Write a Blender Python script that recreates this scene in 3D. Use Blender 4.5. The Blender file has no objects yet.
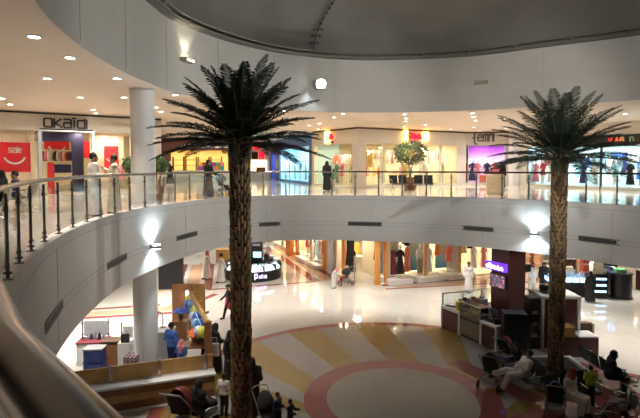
EXPO=0.45; P_UP=36; P_LO=42; P_FL=2700; P_SH=0.5
import bpy, bmesh, math, random
import numpy as np
from mathutils import Vector, Matrix, Euler
random.seed(7)
COL = bpy.context.scene.collection
PI = math.pi
EYE = 7.1; FPX = 500.0; HOR = 166.5; PITCH = math.radians(2.5)
G = 5.70          # gallery floor
CU = 9.70         # gallery ceiling
CL = 3.73         # ground storey ceiling
CURB = 5.795
RING = 12.16
PY = HOR + FPX*math.tan(PITCH)
def at(x, y, z):
    """point of the plane Z=z seen at a photo pixel"""
    cx = (x-320)/FPX; cy = -(y-PY)/FPX
    d = (cx, math.cos(PITCH)+cy*math.sin(PITCH), -math.sin(PITCH)+cy*math.cos(PITCH))
    t = (z-EYE)/d[2]
    return Vector((d[0]*t, d[1]*t, z))
def atd(x, y, dep):
    cx = (x-320)/FPX; cy = -(y-PY)/FPX
    d = (cx, math.cos(PITCH)+cy*math.sin(PITCH), -math.sin(PITCH)+cy*math.cos(PITCH))
    t = dep/d[1]
    return Vector((d[0]*t, dep, EYE+d[2]*t))

# ---------------------------------------------------------------- materials
MATS = {}
def M(name, col=(.5,.5,.5), rough=.5, metal=0., emit=0., ecol=None, var=.06, scale=6., spec=.5, bump=0., coat=0.):
    if name in MATS: return MATS[name]
    m = bpy.data.materials.new(name); m.use_nodes = True
    nt = m.node_tree; b = nt.nodes['Principled BSDF']
    b.inputs['Roughness'].default_value = rough; b.inputs['Metallic'].default_value = metal
    b.inputs['Specular IOR Level'].default_value = spec
    if coat: b.inputs['Coat Weight'].default_value = coat
    tc = nt.nodes.new('ShaderNodeTexCoord'); nz = nt.nodes.new('ShaderNodeTexNoise')
    nz.inputs['Scale'].default_value = scale; nz.inputs['Detail'].default_value = 3
    nt.links.new(tc.outputs['Object'], nz.inputs['Vector'])
    rp = nt.nodes.new('ShaderNodeValToRGB')
    rp.color_ramp.elements[0].position = .3; rp.color_ramp.elements[1].position = .7
    rp.color_ramp.elements[0].color = tuple(max(0, c*(1-var)) for c in col)+(1,)
    rp.color_ramp.elements[1].color = tuple(min(1, c*(1+var)) for c in col)+(1,)
    nt.links.new(nz.outputs['Fac'], rp.inputs['Fac']); nt.links.new(rp.outputs['Color'], b.inputs['Base Color'])
    if bump:
        bp = nt.nodes.new('ShaderNodeBump'); bp.inputs['Strength'].default_value = bump
        nt.links.new(nz.outputs['Fac'], bp.inputs['Height']); nt.links.new(bp.outputs['Normal'], b.inputs['Normal'])
    if emit:
        b.inputs['Emission Color'].default_value = tuple(ecol or col)+(1,)
        b.inputs['Emission Strength'].default_value = emit
    MATS[name] = m; return m
def glass_mat(name, tint=(.95,.98,.97), refl=.5, rough=.02):
    m = bpy.data.materials.new(name); m.use_nodes = True; nt = m.node_tree
    nt.nodes.clear()
    out = nt.nodes.new('ShaderNodeOutputMaterial'); mix = nt.nodes.new('ShaderNodeMixShader')
    tr = nt.nodes.new('ShaderNodeBsdfTransparent'); gl = nt.nodes.new('ShaderNodeBsdfGlossy')
    fr = nt.nodes.new('ShaderNodeFresnel'); fr.inputs['IOR'].default_value = 1.45
    mul = nt.nodes.new('ShaderNodeMath'); mul.operation = 'MULTIPLY'; mul.inputs[1].default_value = refl
    tr.inputs['Color'].default_value = tint+(1,); gl.inputs['Roughness'].default_value = rough
    nt.links.new(fr.outputs[0], mul.inputs[0]); nt.links.new(mul.outputs[0], mix.inputs[0])
    nt.links.new(tr.outputs[0], mix.inputs[1]); nt.links.new(gl.outputs[0], mix.inputs[2])
    nt.links.new(mix.outputs[0], out.inputs[0]); MATS[name] = m; return m
def tile_mat(name, col, col2, tile, rough, grout=.8, spec=.5):
    """polished stone tiles in world coordinates"""
    m = bpy.data.materials.new(name); m.use_nodes = True; nt = m.node_tree; b = nt.nodes['Principled BSDF']
    tc = nt.nodes.new('ShaderNodeTexCoord'); br = nt.nodes.new('ShaderNodeTexBrick')
    br.offset = 0; br.inputs['Scale'].default_value = 1; br.inputs['Brick Width'].default_value = tile; br.inputs['Row Height'].default_value = tile
    br.inputs['Mortar Size'].default_value = .006
    br.inputs['Color1'].default_value = col+(1,); br.inputs['Color2'].default_value = col2+(1,)
    br.inputs['Mortar'].default_value = tuple(c*grout for c in col)+(1,)
    nz = nt.nodes.new('ShaderNodeTexNoise'); nz.inputs['Scale'].default_value = 1.7; nz.inputs['Detail'].default_value = 6
    mx = nt.nodes.new('ShaderNodeMix'); mx.data_type = 'RGBA'; mx.blend_type = 'MULTIPLY'; mx.inputs['Factor'].default_value = .18
    nt.links.new(tc.outputs['Object'], br.inputs['Vector']); nt.links.new(tc.outputs['Object'], nz.inputs['Vector'])
    nt.links.new(br.outputs['Color'], mx.inputs['A']); nt.links.new(nz.outputs['Color'], mx.inputs['B'])
    nt.links.new(mx.outputs['Result'], b.inputs['Base Color'])
    b.inputs['Roughness'].default_value = rough; b.inputs['Specular IOR Level'].default_value = spec
    MATS[name] = m; return m
def blend_mat(name, c0, c1, axis=2, lo=0., hi=1., emit=0., rough=.6):
    """printed two-colour panel (sea to sky backdrops), object coordinates"""
    m = bpy.data.materials.new(name); m.use_nodes = True; nt = m.node_tree; b = nt.nodes['Principled BSDF']
    tc = nt.nodes.new('ShaderNodeTexCoord'); sp = nt.nodes.new('ShaderNodeSeparateXYZ'); mr = nt.nodes.new('ShaderNodeMapRange')
    mr.inputs['From Min'].default_value = lo; mr.inputs['From Max'].default_value = hi
    rp = nt.nodes.new('ShaderNodeValToRGB'); rp.color_ramp.elements[0].color = c0+(1,); rp.color_ramp.elements[1].color = c1+(1,)
    nt.links.new(tc.outputs['Object'], sp.inputs[0]); nt.links.new(sp.outputs[axis], mr.inputs['Value'])
    nt.links.new(mr.outputs[0], rp.inputs[0]); nt.links.new(rp.outputs[0], b.inputs['Base Color'])
    b.inputs['Roughness'].default_value = rough
    MATS[name] = m; return m

# ---------------------------------------------------------------- mesh building
class MB:
    def __init__(s): s.v = []; s.f = []; s.m = []
    def add(s, vs, fs, mi=0):
        o = len(s.v); s.v += [tuple(v) for v in vs]
        for f in fs: s.f.append(tuple(i+o for i in f)); s.m.append(mi)
        return s
    def box(s, c, size, rz=0, mi=0, R=None):
        hx, hy, hz = size[0]/2, size[1]/2, size[2]/2
        R = R or Matrix.Rotation(rz, 3, 'Z'); c = Vector(c)
        vs = [c+R@Vector((sx*hx, sy*hy, sz*hz)) for sz in (-1,1) for sx, sy in ((-1,-1),(1,-1),(1,1),(-1,1))]
        return s.add(vs, [(0,3,2,1),(4,5,6,7),(0,1,5,4),(1,2,6,5),(2,3,7,6),(3,0,4,7)], mi)
    def span(s, x0, x1, y0, y1, z0, z1, mi=0):
        return s.box(((x0+x1)/2,(y0+y1)/2,(z0+z1)/2), (abs(x1-x0),abs(y1-y0),abs(z1-z0)), 0, mi)
    def bar(s, a, b, w, h=None, up=(0,0,1), mi=0):
        a = Vector(a); b = Vector(b); d = b-a; L = d.length
        if L < 1e-6: return s
        d.normalize(); u = Vector(up)
        if abs(d.dot(u)) > .98: u = Vector((0,1,0))
        x = d.cross(u).normalized(); z = x.cross(d).normalized()
        R = Matrix((x, d, z)).transposed()
        return s.box((a+b)/2, (w, L, h or w), 0, mi, R)
    def tube(s, pts, r, n=8, mi=0, cap=True, closed=False):
        pts = [Vector(p) for p in pts]; N = len(pts)
        rs = r if isinstance(r, (list, tuple)) else [r]*N
        vs = []; fs = []; prev = None
        for i, p in enumerate(pts):
            if closed: t = pts[(i+1) % N]-pts[i-1]
            else: t = pts[min(i+1, N-1)]-pts[max(i-1, 0)]
            if t.length < 1e-9: t = Vector((0,0,1))
            t.normalize()
            if prev is None:
                a = Vector((0,0,1)) if abs(t.z) < .9 else Vector((1,0,0)); x = t.cross(a).normalized()
            else:
                x = prev-t*prev.dot(t); x = x.normalized() if x.length > 1e-6 else t.orthogonal().normalized()
            prev = x; y = t.cross(x)
            vs += [p+(x*math.cos(2*PI*k/n)+y*math.sin(2*PI*k/n))*rs[i] for k in range(n)]
        for i in range(N if closed else N-1):
            j = (i+1) % N
            for k in range(n): fs.append((i*n+k, i*n+(k+1) % n, j*n+(k+1) % n, j*n+k))
        if cap and not closed: fs.append(tuple(range(n-1,-1,-1))); fs.append(tuple((N-1)*n+k for k in range(n)))
        return s.add(vs, fs, mi)
    def lathe(s, prof, c=(0,0,0), n=20, mi=0, sx=1, sy=1, a0=0, a1=2*PI, cap=True):
        full = abs(a1-a0-2*PI) < 1e-6; K = n if full else n+1
        vs = []; fs = []; c = Vector(c)
        for r, z in prof:
            for k in range(K):
                a = a0+(a1-a0)*k/n; vs.append(c+Vector((r*math.cos(a)*sx, r*math.sin(a)*sy, z)))
        for i in range(len(prof)-1):
            for k in range(n if full else n):
                k2 = (k+1) % K; fs.append((i*K+k, i*K+k2, (i+1)*K+k2, (i+1)*K+k))
        if cap and full:
            if prof[0][0] > 1e-4: fs.append(tuple(range(K-1,-1,-1)))
            if prof[-1][0] > 1e-4: fs.append(tuple((len(prof)-1)*K+k for k in range(K)))
        return s.add(vs, fs, mi)
    def ball(s, c, r, n=12, mi=0, R=None):
        rr = r if isinstance(r, (tuple, list)) else (r,r,r); c = Vector(c); h = max(4, n//2)
        vs = []; fs = []
        for i in range(h+1):
            ph = PI*i/h
            for k in range(n):
                a = 2*PI*k/n; v = Vector((rr[0]*math.sin(ph)*math.cos(a), rr[1]*math.sin(ph)*math.sin(a), -rr[2]*math.cos(ph)))
                vs.append(c+(R@v if R else v))
        for i in range(h):
            for k in range(n): fs.append((i*n+k, i*n+(k+1) % n, (i+1)*n+(k+1) % n, (i+1)*n+k))
        return s.add(vs, fs, mi)
    def prism(s, poly, z0, z1, mi=0):
        n = len(poly); vs = [(p[0],p[1],z0) for p in poly]+[(p[0],p[1],z1) for p in poly]
        fs = [tuple(range(n-1,-1,-1)), tuple(range(n, 2*n))]+[(k,(k+1) % n, n+(k+1) % n, n+k) for k in range(n)]
        return s.add(vs, fs, mi)
    def sheet(s, rows, mi=0, close=False):
        n = len(rows[0]); vs = [v for r in rows for v in r]; fs = []
        for i in range(len(rows)-1):
            for k in range(n if close else n-1): fs.append((i*n+k, i*n+(k+1) % n, (i+1)*n+(k+1) % n, (i+1)*n+k))
        return s.add(vs, fs, mi)
    def build(s, name, mats, parent=None, smooth=False, bevel=0, loc=None, rz=0):
        me = bpy.data.meshes.new(name); me.from_pydata(s.v, [], s.f)
        for m in (mats if isinstance(mats, (list, tuple)) else [mats]): me.materials.append(m)
        me.polygons.foreach_set('material_index', s.m)
        bm = bmesh.new(); bm.from_mesh(me)
        bmesh.ops.remove_doubles(bm, verts=bm.verts, dist=1e-5) if smooth else None
        bmesh.ops.recalc_face_normals(bm, faces=bm.faces); bm.to_mesh(me); bm.free()
        if smooth: me.polygons.foreach_set('use_smooth', [True]*len(me.polygons))
        o = bpy.data.objects.new(name, me); COL.objects.link(o)
        if smooth: 
            try: me.set_sharp_from_angle(angle=math.radians(40))
            except Exception: pass
        if bevel:
            b = o.modifiers.new('bevel', 'BEVEL'); b.width = bevel; b.segments = 2; b.limit_method = 'ANGLE'
        if parent: o.parent = parent
        if loc is not None: o.location = loc
        if rz: o.rotation_euler.z = rz
        return o
def tag(o, label, cat, group=None, kind=None):
    o['label'] = label; o['category'] = cat
    if group: o['group'] = group
    if kind: o['kind'] = kind
    return o
def thing(name, label, cat, loc=(0,0,0), rz=0, group=None):
    o = bpy.data.objects.new(name, None); COL.objects.link(o); o.empty_display_size = .1
    o.location = loc; o.rotation_euler.z = rz
    return tag(o, label, cat, group)
def struct(name, mb, mats, **k):
    o = mb.build(name, mats, **k); o['kind'] = 'structure'; return o
def dup(root, loc, rz=None, label=None, group=None, scale=None):
    r = root.copy(); COL.objects.link(r); r.location = loc
    if rz is not None: r.rotation_euler.z = rz
    if label: r['label'] = label
    if group: r['group'] = group
    if scale: r.scale = (scale,)*3
    for ch in list(root.children):
        c = ch.copy(); COL.objects.link(c); c.parent = r
        for g in list(ch.children):
            d = g.copy(); COL.objects.link(d); d.parent = c
    return r
def lamp(kind, name, loc, power, col=(1,.9,.78), size=.2, rot=(0,0,0), spot=None, shape='DISK', sy=None, spread=None):
    l = bpy.data.lights.new(name, kind); l.energy = power; l.color = col
    if kind == 'AREA':
        l.shape = shape; l.size = size
        if sy: l.shape = 'RECTANGLE'; l.size_y = sy
        if spread: l.spread = spread
    elif kind == 'SPOT':
        l.spot_size = spot or 1.; l.spot_blend = .6; l.shadow_soft_size = size
    else: l.shadow_soft_size = size
    o = bpy.data.objects.new(name, l); COL.objects.link(o); o.location = loc; o.rotation_euler = rot
    return o
def catmull(P, n, closed=True):
    P = [np.array(p, float) for p in P]; N = len(P); out = []
    for i in range(N if closed else N-1):
        p0 = P[(i-1) % N] if closed else P[max(i-1,0)]; p1 = P[i]; p2 = P[(i+1) % N] if closed else P[i+1]
        p3 = P[(i+2) % N] if closed else P[min(i+2,N-1)]
        for k in range(n):
            t = k/n
            out.append(.5*((2*p1)+(-p0+p2)*t+(2*p0-5*p1+4*p2-p3)*t*t+(-p0+3*p1-3*p2+p3)*t**3))
    if not closed: out.append(P[-1])
    return out
def resample(P, step, closed=True):
    P = [np.array(p) for p in P]; Q = P+[P[0]] if closed else P
    L = [0]
    for a, b in zip(Q, Q[1:]): L.append(L[-1]+np.linalg.norm(b-a))
    n = max(2, round(L[-1]/step)); out = []; j = 0
    for k in range(n if closed else n+1):
        s = L[-1]*k/n
        while j < len(L)-2 and L[j+1] < s: j += 1
        t = (s-L[j])/max(1e-9, L[j+1]-L[j]); out.append(Q[j]*(1-t)+Q[j+1]*t)
    return out
def offset(P, d):
    """offset a closed curve; positive d goes away from its inside (counter-clockwise or not)"""
    A = sum(a[0]*b[1]-b[0]*a[1] for a, b in zip(P, P[1:]+P[:1])); sg = 1 if A > 0 else -1
    out = []; N = len(P)
    for i in range(N):
        t = P[(i+1) % N]-P[i-1]; t = t/np.linalg.norm(t); out.append(P[i]+sg*d*np.array((t[1], -t[0])))
    return out
class Fr:
    """a shop front: runs from P0 to P1, 'out' points to the viewer's side"""
    def __init__(s, p0, p1, z):
        s.p0 = Vector((p0[0],p0[1],0)); s.p1 = Vector((p1[0],p1[1],0)); s.z = z
        s.u = (s.p1-s.p0); s.L = s.u.length; s.u.normalize()
        s.n = Vector((s.u.y, -s.u.x, 0))
        if s.n.dot(Vector((3,10,0))-s.p0) < 0: s.n = -s.n
        s.rz = math.atan2(s.u.y, s.u.x)
        s.flip = 1 if s.n.dot(Vector((s.u.y,-s.u.x,0))) > 0 else -1
    def p(s, t, z=0, out=0): return s.p0+s.u*t+s.n*out+Vector((0,0,s.z+z))
    def s_at(s, px, out=0):
        k = (px-320)/FPX; a = s.p0+s.n*out      # X = k*Y (lens tilt ignored in plan)
        return (k*a.y-a.x)/(s.u.x-k*s.u.y)
    def sz(s, px, py, out=0):
        t = s.s_at(px, out); q = s.p(t, 0, out)
        return t, EYE-(py-HOR)*q.y/FPX-s.z
    def box(s, mb, s0, s1, z0, z1, o0, o1, mi=0):
        mb.box(s.p((s0+s1)/2, (z0+z1)/2, (o0+o1)/2), (abs(s1-s0), abs(o1-o0), abs(z1-z0)), s.rz, mi)
        return mb
# lettering made of bent strips, in unit boxes
GLY = {
 'O': [[(.1,0),(.75,0),(.85,.12),(.85,.88),(.75,1),(.1,1),(0,.88),(0,.12),(.1,0)]],
 'K': [[(0,0),(0,1)],[(.75,1),(.08,.48),(.8,0)]],
 'a': [[(.05,1),(.7,1),(.8,.9),(.8,0),(.12,0),(0,.12),(0,.45),(.12,.56),(.8,.56)]],
 'i': [[(0,0),(0,1)]],
 'I': [[(.12,0),(.12,.9)],[(-.02,1.14),(.07,1.14)],[(.19,1.14),(.28,1.14)]],
 'd': [[(.8,1.12),(.8,0),(.12,0),(0,.12),(0,.8),(.12,.92),(.8,.92)]],
 'f': [[(.4,1.35),(.2,1.3),(.12,1.0),(.12,.6),(-.05,.5),(.12,.4),(.12,-.05),(.2,-.35),(.4,-.4)]],
 'e': [[(.05,.5),(.6,.55),(.6,.8),(.35,1),(.08,.8),(0,.4),(.15,.05),(.6,.1)]],
 'm': [[(0,0),(.05,1)],[(.05,.8),(.25,1),(.32,.85),(.3,0)],[(.32,.8),(.55,1),(.62,.85),(.6,0)]],
 'n': [[(0,0),(.05,1)],[(.05,.75),(.35,1),(.5,.8),(.5,0)]],
 'S': [[(.7,.9),(.5,1),(.15,.95),(.05,.75),(.2,.55),(.55,.45),(.7,.25),(.55,.03),(.2,0),(0,.12)]],
 'l': [[(0,0),(0,1.3)]],
 'p': [[(0,-.4),(0,1),(.5,1),(.62,.85),(.62,.15),(.5,0),(0,0)]],
 'u': [[(0,1),(0,.12),(.12,0),(.6,0)],[(.6,1),(.6,0)]],
 's': [[(.5,.95),(.1,1),(0,.75),(.15,.55),(.45,.45),(.55,.2),(.4,0),(0,.05)]],
 'V': [[(0,1),(.35,0),(.7,1)]], 'A': [[(0,0),(.35,1),(.7,0)],[(.14,.38),(.56,.38)]],
 'G': [[(.7,.85),(.5,1),(.15,.95),(0,.6),(0,.35),(.15,.05),(.5,0),(.7,.2),(.7,.48),(.4,.48)]],
 'D': [[(0,0),(0,1),(.4,1),(.65,.75),(.65,.25),(.4,0),(0,0)]],
 '1': [[(0,.0),(.0,.7)],[(0,0),(.5,0),(.5,.55)],[(.5,0),(.9,0),(.9,.4)]],       # joined script teeth
 '2': [[(0,.5),(.1,.1),(.5,0),(.8,.2),(.8,.6)],[(.35,.75),(.45,.75)]],
 '3': [[(0,0),(.6,0),(.75,.3),(.5,.6),(.3,.35),(.45,0),(.9,0)]],
 '4': [[(0,0),(.9,0)],[(.2,0),(.25,.4),(.4,0)],[(.55,0),(.6,.4),(.75,0)],[(.3,.75),(.4,.75)]],
 '5': [[(0,1.2),(0,0),(.5,0)]],
}
def letters(mb, text, o, x, z, size, gap=.22, th=.14, dep=.04, adv=None, mi=0):
    """draw text with strokes from o along x (unit), z up (unit)"""
    o = Vector(o); x = Vector(x); z = Vector(z); n = x.cross(z); pen = 0
    for ch in text:
        if ch == ' ': pen += .5; continue
        g = GLY[ch]; w = max(p[0] for l in g for p in l)
        for l in g:
            for a, b in zip(l, l[1:]):
                A = o+x*(pen+a[0])*size+z*a[1]*size; B = o+x*(pen+b[0])*size+z*b[1]*size
                e = (B-A).normalized()*th*size*.4
                mb.bar(A-e, B+e, th*size, dep, up=n, mi=mi)
        pen += w+gap
    return pen*size
# ---------------------------------------------------------------- the setting
m_white = M('painted_panel', (.66,.66,.65), .55, var=.03, scale=1.2)
m_bulk = M('bulkhead_paint', (.52,.51,.48), .6, var=.04, scale=.9)
m_ceil = M('ceiling_paint', (.90,.80,.72), .7, var=.03, scale=1.)
m_dome = M('dome_fabric', (.20,.195,.18), .8, var=.10, scale=.6)
m_dark = M('dark_gap', (.02,.02,.02), .7)
m_steel = M('brushed_steel', (.55,.55,.54), .28, 1., var=.08, scale=20)
m_rail = M('handrail_steel', (.22,.22,.225), .2, 1., var=.08, scale=14)
m_glass = glass_mat('balustrade_glass', (.965,.985,.98), .28)
m_post = M('post_steel', (.20,.20,.20), .42, .7)
m_shopglass = glass_mat('shop_glass', (.97,.985,.985), .3)
m_floor = tile_mat('cream_tile', (.60,.575,.53), (.575,.55,.505), .6, .06)
m_gfloor = tile_mat('gallery_tile', (.66,.60,.52), (.62,.56,.48), .6, .10)
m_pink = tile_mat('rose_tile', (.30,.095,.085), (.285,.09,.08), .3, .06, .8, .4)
m_tan = tile_mat('tan_tile_shaded', (.31,.205,.065), (.295,.195,.06), .3, .06, .8, .4)  # tan darkened: shade of the dim atrium floor put into the colour
m_grey = tile_mat('pale_tile_shaded', (.33,.305,.28), (.315,.29,.265), .3, .06, .8, .4)  # pale stripes painted darker to carry the atrium's shade
m_centre = tile_mat('beige_tile_shaded', (.34,.31,.265), (.325,.295,.25), .6, .06, .8, .4)  # centre tone lowered below the cream floor, atrium shade painted in
m_peach = tile_mat('peach_tile', (.58,.37,.23), (.56,.35,.22), .3, .06)
RC = [(-.181,.397),(-.555,.826),(-1.55,2.25),(-2.65,3.95),(-3.62,5.75),(-4.53,7.86),(-5.16,9.96),(-5.56,12.1),(-5.72,13.9),(-5.66,15.6),
      (-5.38,17.5),(-4.80,19.7),(-3.75,21.55),(-2.1,22.65),(0,22.95),(2,22.65),(4,22.12),(6,21.3),(7.65,20.1),(9.0,18.75),(10.3,16.95),
      (11.1,15),(11.4,12.5),(11.1,9.5),(10,6.5),(8,3.2),(5,.3),(2.5,-1.3),(.70,-.65)]
rail = resample(catmull(RC, 12), .35)
UC = [(-4.4,7.8),(-4.9,9.5),(-5.25,11.6),(-5.38,13.9),(-5.3,15.8),(-5.1,17.6),(-4.0,20.1),(-2.2,22.3),(0,23.6),(2.2,24.1),(5,23.8),(7.4,23.0),(9.8,21.3),
      (12.5,19.3),(14,16.5),(14.3,13),(13.2,8.5),(10.5,4.5),(6,1.8),(1.5,1.6),(-1.5,3),(-3.3,5.4)]
upper = resample(catmull(UC, 12), .35)
CTR = np.array((2.7,11.5))
def ring_sheet(P, z, R=64., n=1):
    rows = []
    for p in P+[P[0]]:
        d = p-CTR; d = d/np.linalg.norm(d)
        q = CTR+d*R; rows.append([(p[0]+(q[0]-p[0])*k/n, p[1]+(q[1]-p[1])*k/n, z) for k in range(n+1)])
    return MB().sheet(rows)
def band(P, z0, z1, mb=None, mi=0):
    mb = mb or MB()
    return mb.sheet([[(p[0],p[1],z0) for p in P+[P[0]]], [(p[0],p[1],z1) for p in P+[P[0]]]], mi)
lip = offset(rail, -.13)
# ground floor with its inlaid bands
fl = MB()
fl.add([(-62,-45,0),(70,-45,0),(70,78,0),(-62,78,0)], [(0,1,2,3)])
fc = np.array((2.5,15.0)); ZI = .003
def arcband(r0, r1, a0, a1, mi, z=ZI, n=64):
    rows = []
    for k in range(n+1):
        a = math.radians(a0+(a1-a0)*k/n)
        rows.append([(fc[0]+r*math.sin(a), fc[1]+r*math.cos(a), z) for r in (r0, r1)])
    fl.sheet(rows, mi)
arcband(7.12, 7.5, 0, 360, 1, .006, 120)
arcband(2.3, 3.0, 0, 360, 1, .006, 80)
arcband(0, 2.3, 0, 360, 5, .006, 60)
angs = [-107,-94.5,-82,-69.5,-57,-45,-32.4,-21.1,-8.7,3.8,16.5,29,41.5,54,66.5,79]
inner = lambda o: 1.75*max(-57,min(29,o))+16+(o-max(-57,min(29,o)))
for k, (a, b) in enumerate(zip(angs, angs[1:])):
    def pt(r, an): an = math.radians(an); return (fc[0]+r*math.sin(an), fc[1]+r*math.cos(an), ZI)
    N = 5
    out_ = [pt(7.14, a+(b-a)*i/N) for i in range(N+1)]
    inn = [pt(2.95+.0*i, inner(a)+(inner(b)-inner(a))*i/N) for i in range(N+1)]
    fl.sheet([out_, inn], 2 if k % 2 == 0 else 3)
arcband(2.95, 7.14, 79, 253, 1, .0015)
def strip(P, w, mi, z=.004):
    P = [np.array(p, float) for p in P]; rows = []
    for i, p in enumerate(P):
        t = P[min(i+1,len(P)-1)]-P[max(i-1,0)]; t = t/np.linalg.norm(t); n = np.array((-t[1], t[0]))
        rows.append([tuple(p-n*w/2)+(z,), tuple(p+n*w/2)+(z,)])
    fl.sheet(rows, mi)
# rectangle round the oval kiosk
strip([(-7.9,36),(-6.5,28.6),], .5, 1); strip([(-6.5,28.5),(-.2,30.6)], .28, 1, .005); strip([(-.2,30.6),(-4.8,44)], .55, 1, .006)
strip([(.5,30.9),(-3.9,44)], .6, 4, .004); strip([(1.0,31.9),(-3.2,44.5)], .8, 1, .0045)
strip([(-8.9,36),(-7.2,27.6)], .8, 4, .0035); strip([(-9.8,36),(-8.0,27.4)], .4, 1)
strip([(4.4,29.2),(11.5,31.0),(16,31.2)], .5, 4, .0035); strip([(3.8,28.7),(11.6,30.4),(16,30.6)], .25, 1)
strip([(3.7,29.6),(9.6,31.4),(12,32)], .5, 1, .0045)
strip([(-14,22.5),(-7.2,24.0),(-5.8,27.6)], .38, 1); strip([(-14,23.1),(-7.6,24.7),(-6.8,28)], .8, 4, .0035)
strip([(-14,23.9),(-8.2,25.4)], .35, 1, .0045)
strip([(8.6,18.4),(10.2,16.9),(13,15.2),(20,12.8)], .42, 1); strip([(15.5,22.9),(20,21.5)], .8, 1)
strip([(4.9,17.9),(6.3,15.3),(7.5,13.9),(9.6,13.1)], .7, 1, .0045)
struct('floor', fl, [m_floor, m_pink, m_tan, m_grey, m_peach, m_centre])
# gallery slab, its fascia and ceilings
struct('floor_gallery', ring_sheet(rail, G), m_gfloor)
gb = MB()
gp = [at(x, y, G) for x, y in ((250,187),(300,187),(325,187.6),(400,188.6),(450,188.8),(522,190.6),(560,192.5),(595,195),(640,196.8),(700,200))]
for w0, zz in ((.42,.003),):
    rows = []
    for i, p in enumerate(gp):
        t = gp[min(i+1,len(gp)-1)]-gp[max(i-1,0)]; t.normalize(); n = Vector((-t.y,t.x,0))
        rows.append([p-n*w0/2+Vector((0,0,zz)), p+n*w0/2+Vector((0,0,zz))])
    gb.sheet(rows)
struct('trim_1', gb, M('brown_tile', (.42,.20,.12), .12))
struct('ceiling_lower', ring_sheet(lip, CL), m_ceil)
fa = MB(); inn = offset(rail, .12)
band(lip, CL, CURB-.03, fa); band(lip, CURB-.03, CURB, fa)
fa.sheet([[(p[0],p[1],CURB) for p in lip+[lip[0]]], [(p[0],p[1],CURB) for p in inn+[inn[0]]], [(p[0],p[1],G) for p in inn+[inn[0]]]])
struct('wall_fascia', fa, m_white)
tr = MB(); l2 = offset(lip, -.012)
for z0, z1 in ((4.43,4.445),(4.57,4.585),(5.60,5.615)): band(l2, z0, z1, tr)
for k in range(0, len(lip), 14):       # panel joints
    p = l2[k]; t = l2[(k+1) % len(l2)]-p; tr.box((p[0],p[1],(CL+5.6)/2), (.010,.006,5.6-CL), math.atan2(t[1],t[0]))
struct('trim_2', tr, M('panel_joint', (.42,.42,.41), .7))
struct('ceiling_upper', ring_sheet(upper, CU), m_ceil)
bk = MB(); band(upper, CU, RING+.35, bk)
u1 = offset(upper, .18)
band(offset(upper,-.02), CU-.02, CU+.10, bk)
struct('wall_bulkhead', bk, m_bulk)
tr = MB(); u2 = offset(upper, -.015)
for z0 in (10.86, 11.02): band(u2, z0, z0+.012, tr)
for k in range(0, len(upper), 9):
    p = u2[k]; t = u2[(k+1) % len(u2)]-p; tr.box((p[0],p[1],(CU+RING)/2+.05), (.012,.008,RING-CU-.1), math.atan2(t[1],t[0]))
struct('trim_3', tr, M('bulkhead_joint', (.42,.41,.39), .7))
# ring gutter under the dome with its pipes, and the fabric dome
rg = MB()
prof = [(0,RING),(-.30,RING),(-.30,RING+.10),(-.10,RING+.10),(-.10,RING+.30)]
rows = []
for off, z in prof:
    Q = offset(upper, off) if off else upper; rows.append([(p[0],p[1],z) for p in Q+[Q[0]]])
rg.sheet(rows)
struct('trim_4', rg, M('ring_metal', (.16,.155,.14), .6))
pp = MB()
for off, z, r in ((-.36, RING+.04,.035),(-.42,RING+.20,.04),(-.22,RING+.26,.03)):
    Q = offset(upper, off)[::2]; pp.tube([(p[0],p[1],z) for p in Q], r, 6, closed=True)
Q = offset(upper, -.36)
for k in range(0, len(Q), 6): pp.box((Q[k][0],Q[k][1],RING+.12), (.05,.12,.26))
struct('trim_5', pp, M('pipe_metal', (.20,.195,.18), .5, .3))
dm = MB(); rows = []
for k in range(13):
    t = k/12; z = RING+.32+2.6*math.sin(t*PI/2); sc = math.cos(t*PI/2) if k < 12 else .001
    rows.append([((p[0]-4)*sc+4, (p[1]-12.6)*sc+12.6, z) for p in upper+[upper[0]]])
dm.sheet(rows)
struct('ceiling_dome', dm, m_dome, smooth=True)
# garland of small lights hanging under the dome along a rib
ch = thing('light_chain', 'knotted dark light chain strung under the grey dome from ring to centre', 'light chain', (-.32,23.2,RING+.28))
cpts = []
a = Vector((-.32,23.2,RING+.28)); 
for k in range(34):
    t = k/33*.9; sc = 1-t
    z = RING+.32+2.6*math.sin(math.acos(max(0,min(1,sc))))-.12
    cpts.append(Vector(((-.32-4)*sc+4,(23.2-12.6)*sc+12.6, max(z, RING+.28)))-a)
MB().tube(cpts, .02, 6).build('cord', m_dark, ch)
fine = resample([np.array(c) for c in cpts], .34, False); m_kn = M('chain_dark', (.05,.045,.04), .6)
for i, c in enumerate(fine):
    MB().ball(c, (.075,.075,.06), 8).build('bulb', m_kn, ch, smooth=True)
    if i < 4:
        for dx in (-.16,.16): MB().ball((c[0]+dx,c[1],c[2]-.01), .06, 6).build('bulb', m_kn, ch, smooth=True)
# outer shell, round columns
ow = MB(); circ = [CTR+62*np.array((math.cos(2*PI*k/72), math.sin(2*PI*k/72))) for k in range(72)]
band(circ, 0, CU, ow); struct('wall_outer', ow, M('outer_wall', (.62,.55,.47), .7))
m_col = M('column_paint', (.80,.80,.82), .45, var=.02)
def column(name, x, y, z0, z1, r):
    mb = MB(); mb.lathe([(r+.03,z0),(r+.03,z0+.12),(r,z0+.14),(r,z1-.08),(r+.02,z1-.06),(r+.02,z1)], (x,y,0), 40)
    return struct(name, mb, m_col, smooth=True)
column('column_1', -6.02, 17.05, 0, CL, .40); column('column_2', -6.02, 17.05, G, CU, .40)
column('column_3', .8, 33.2, 0, CL, .26)
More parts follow.
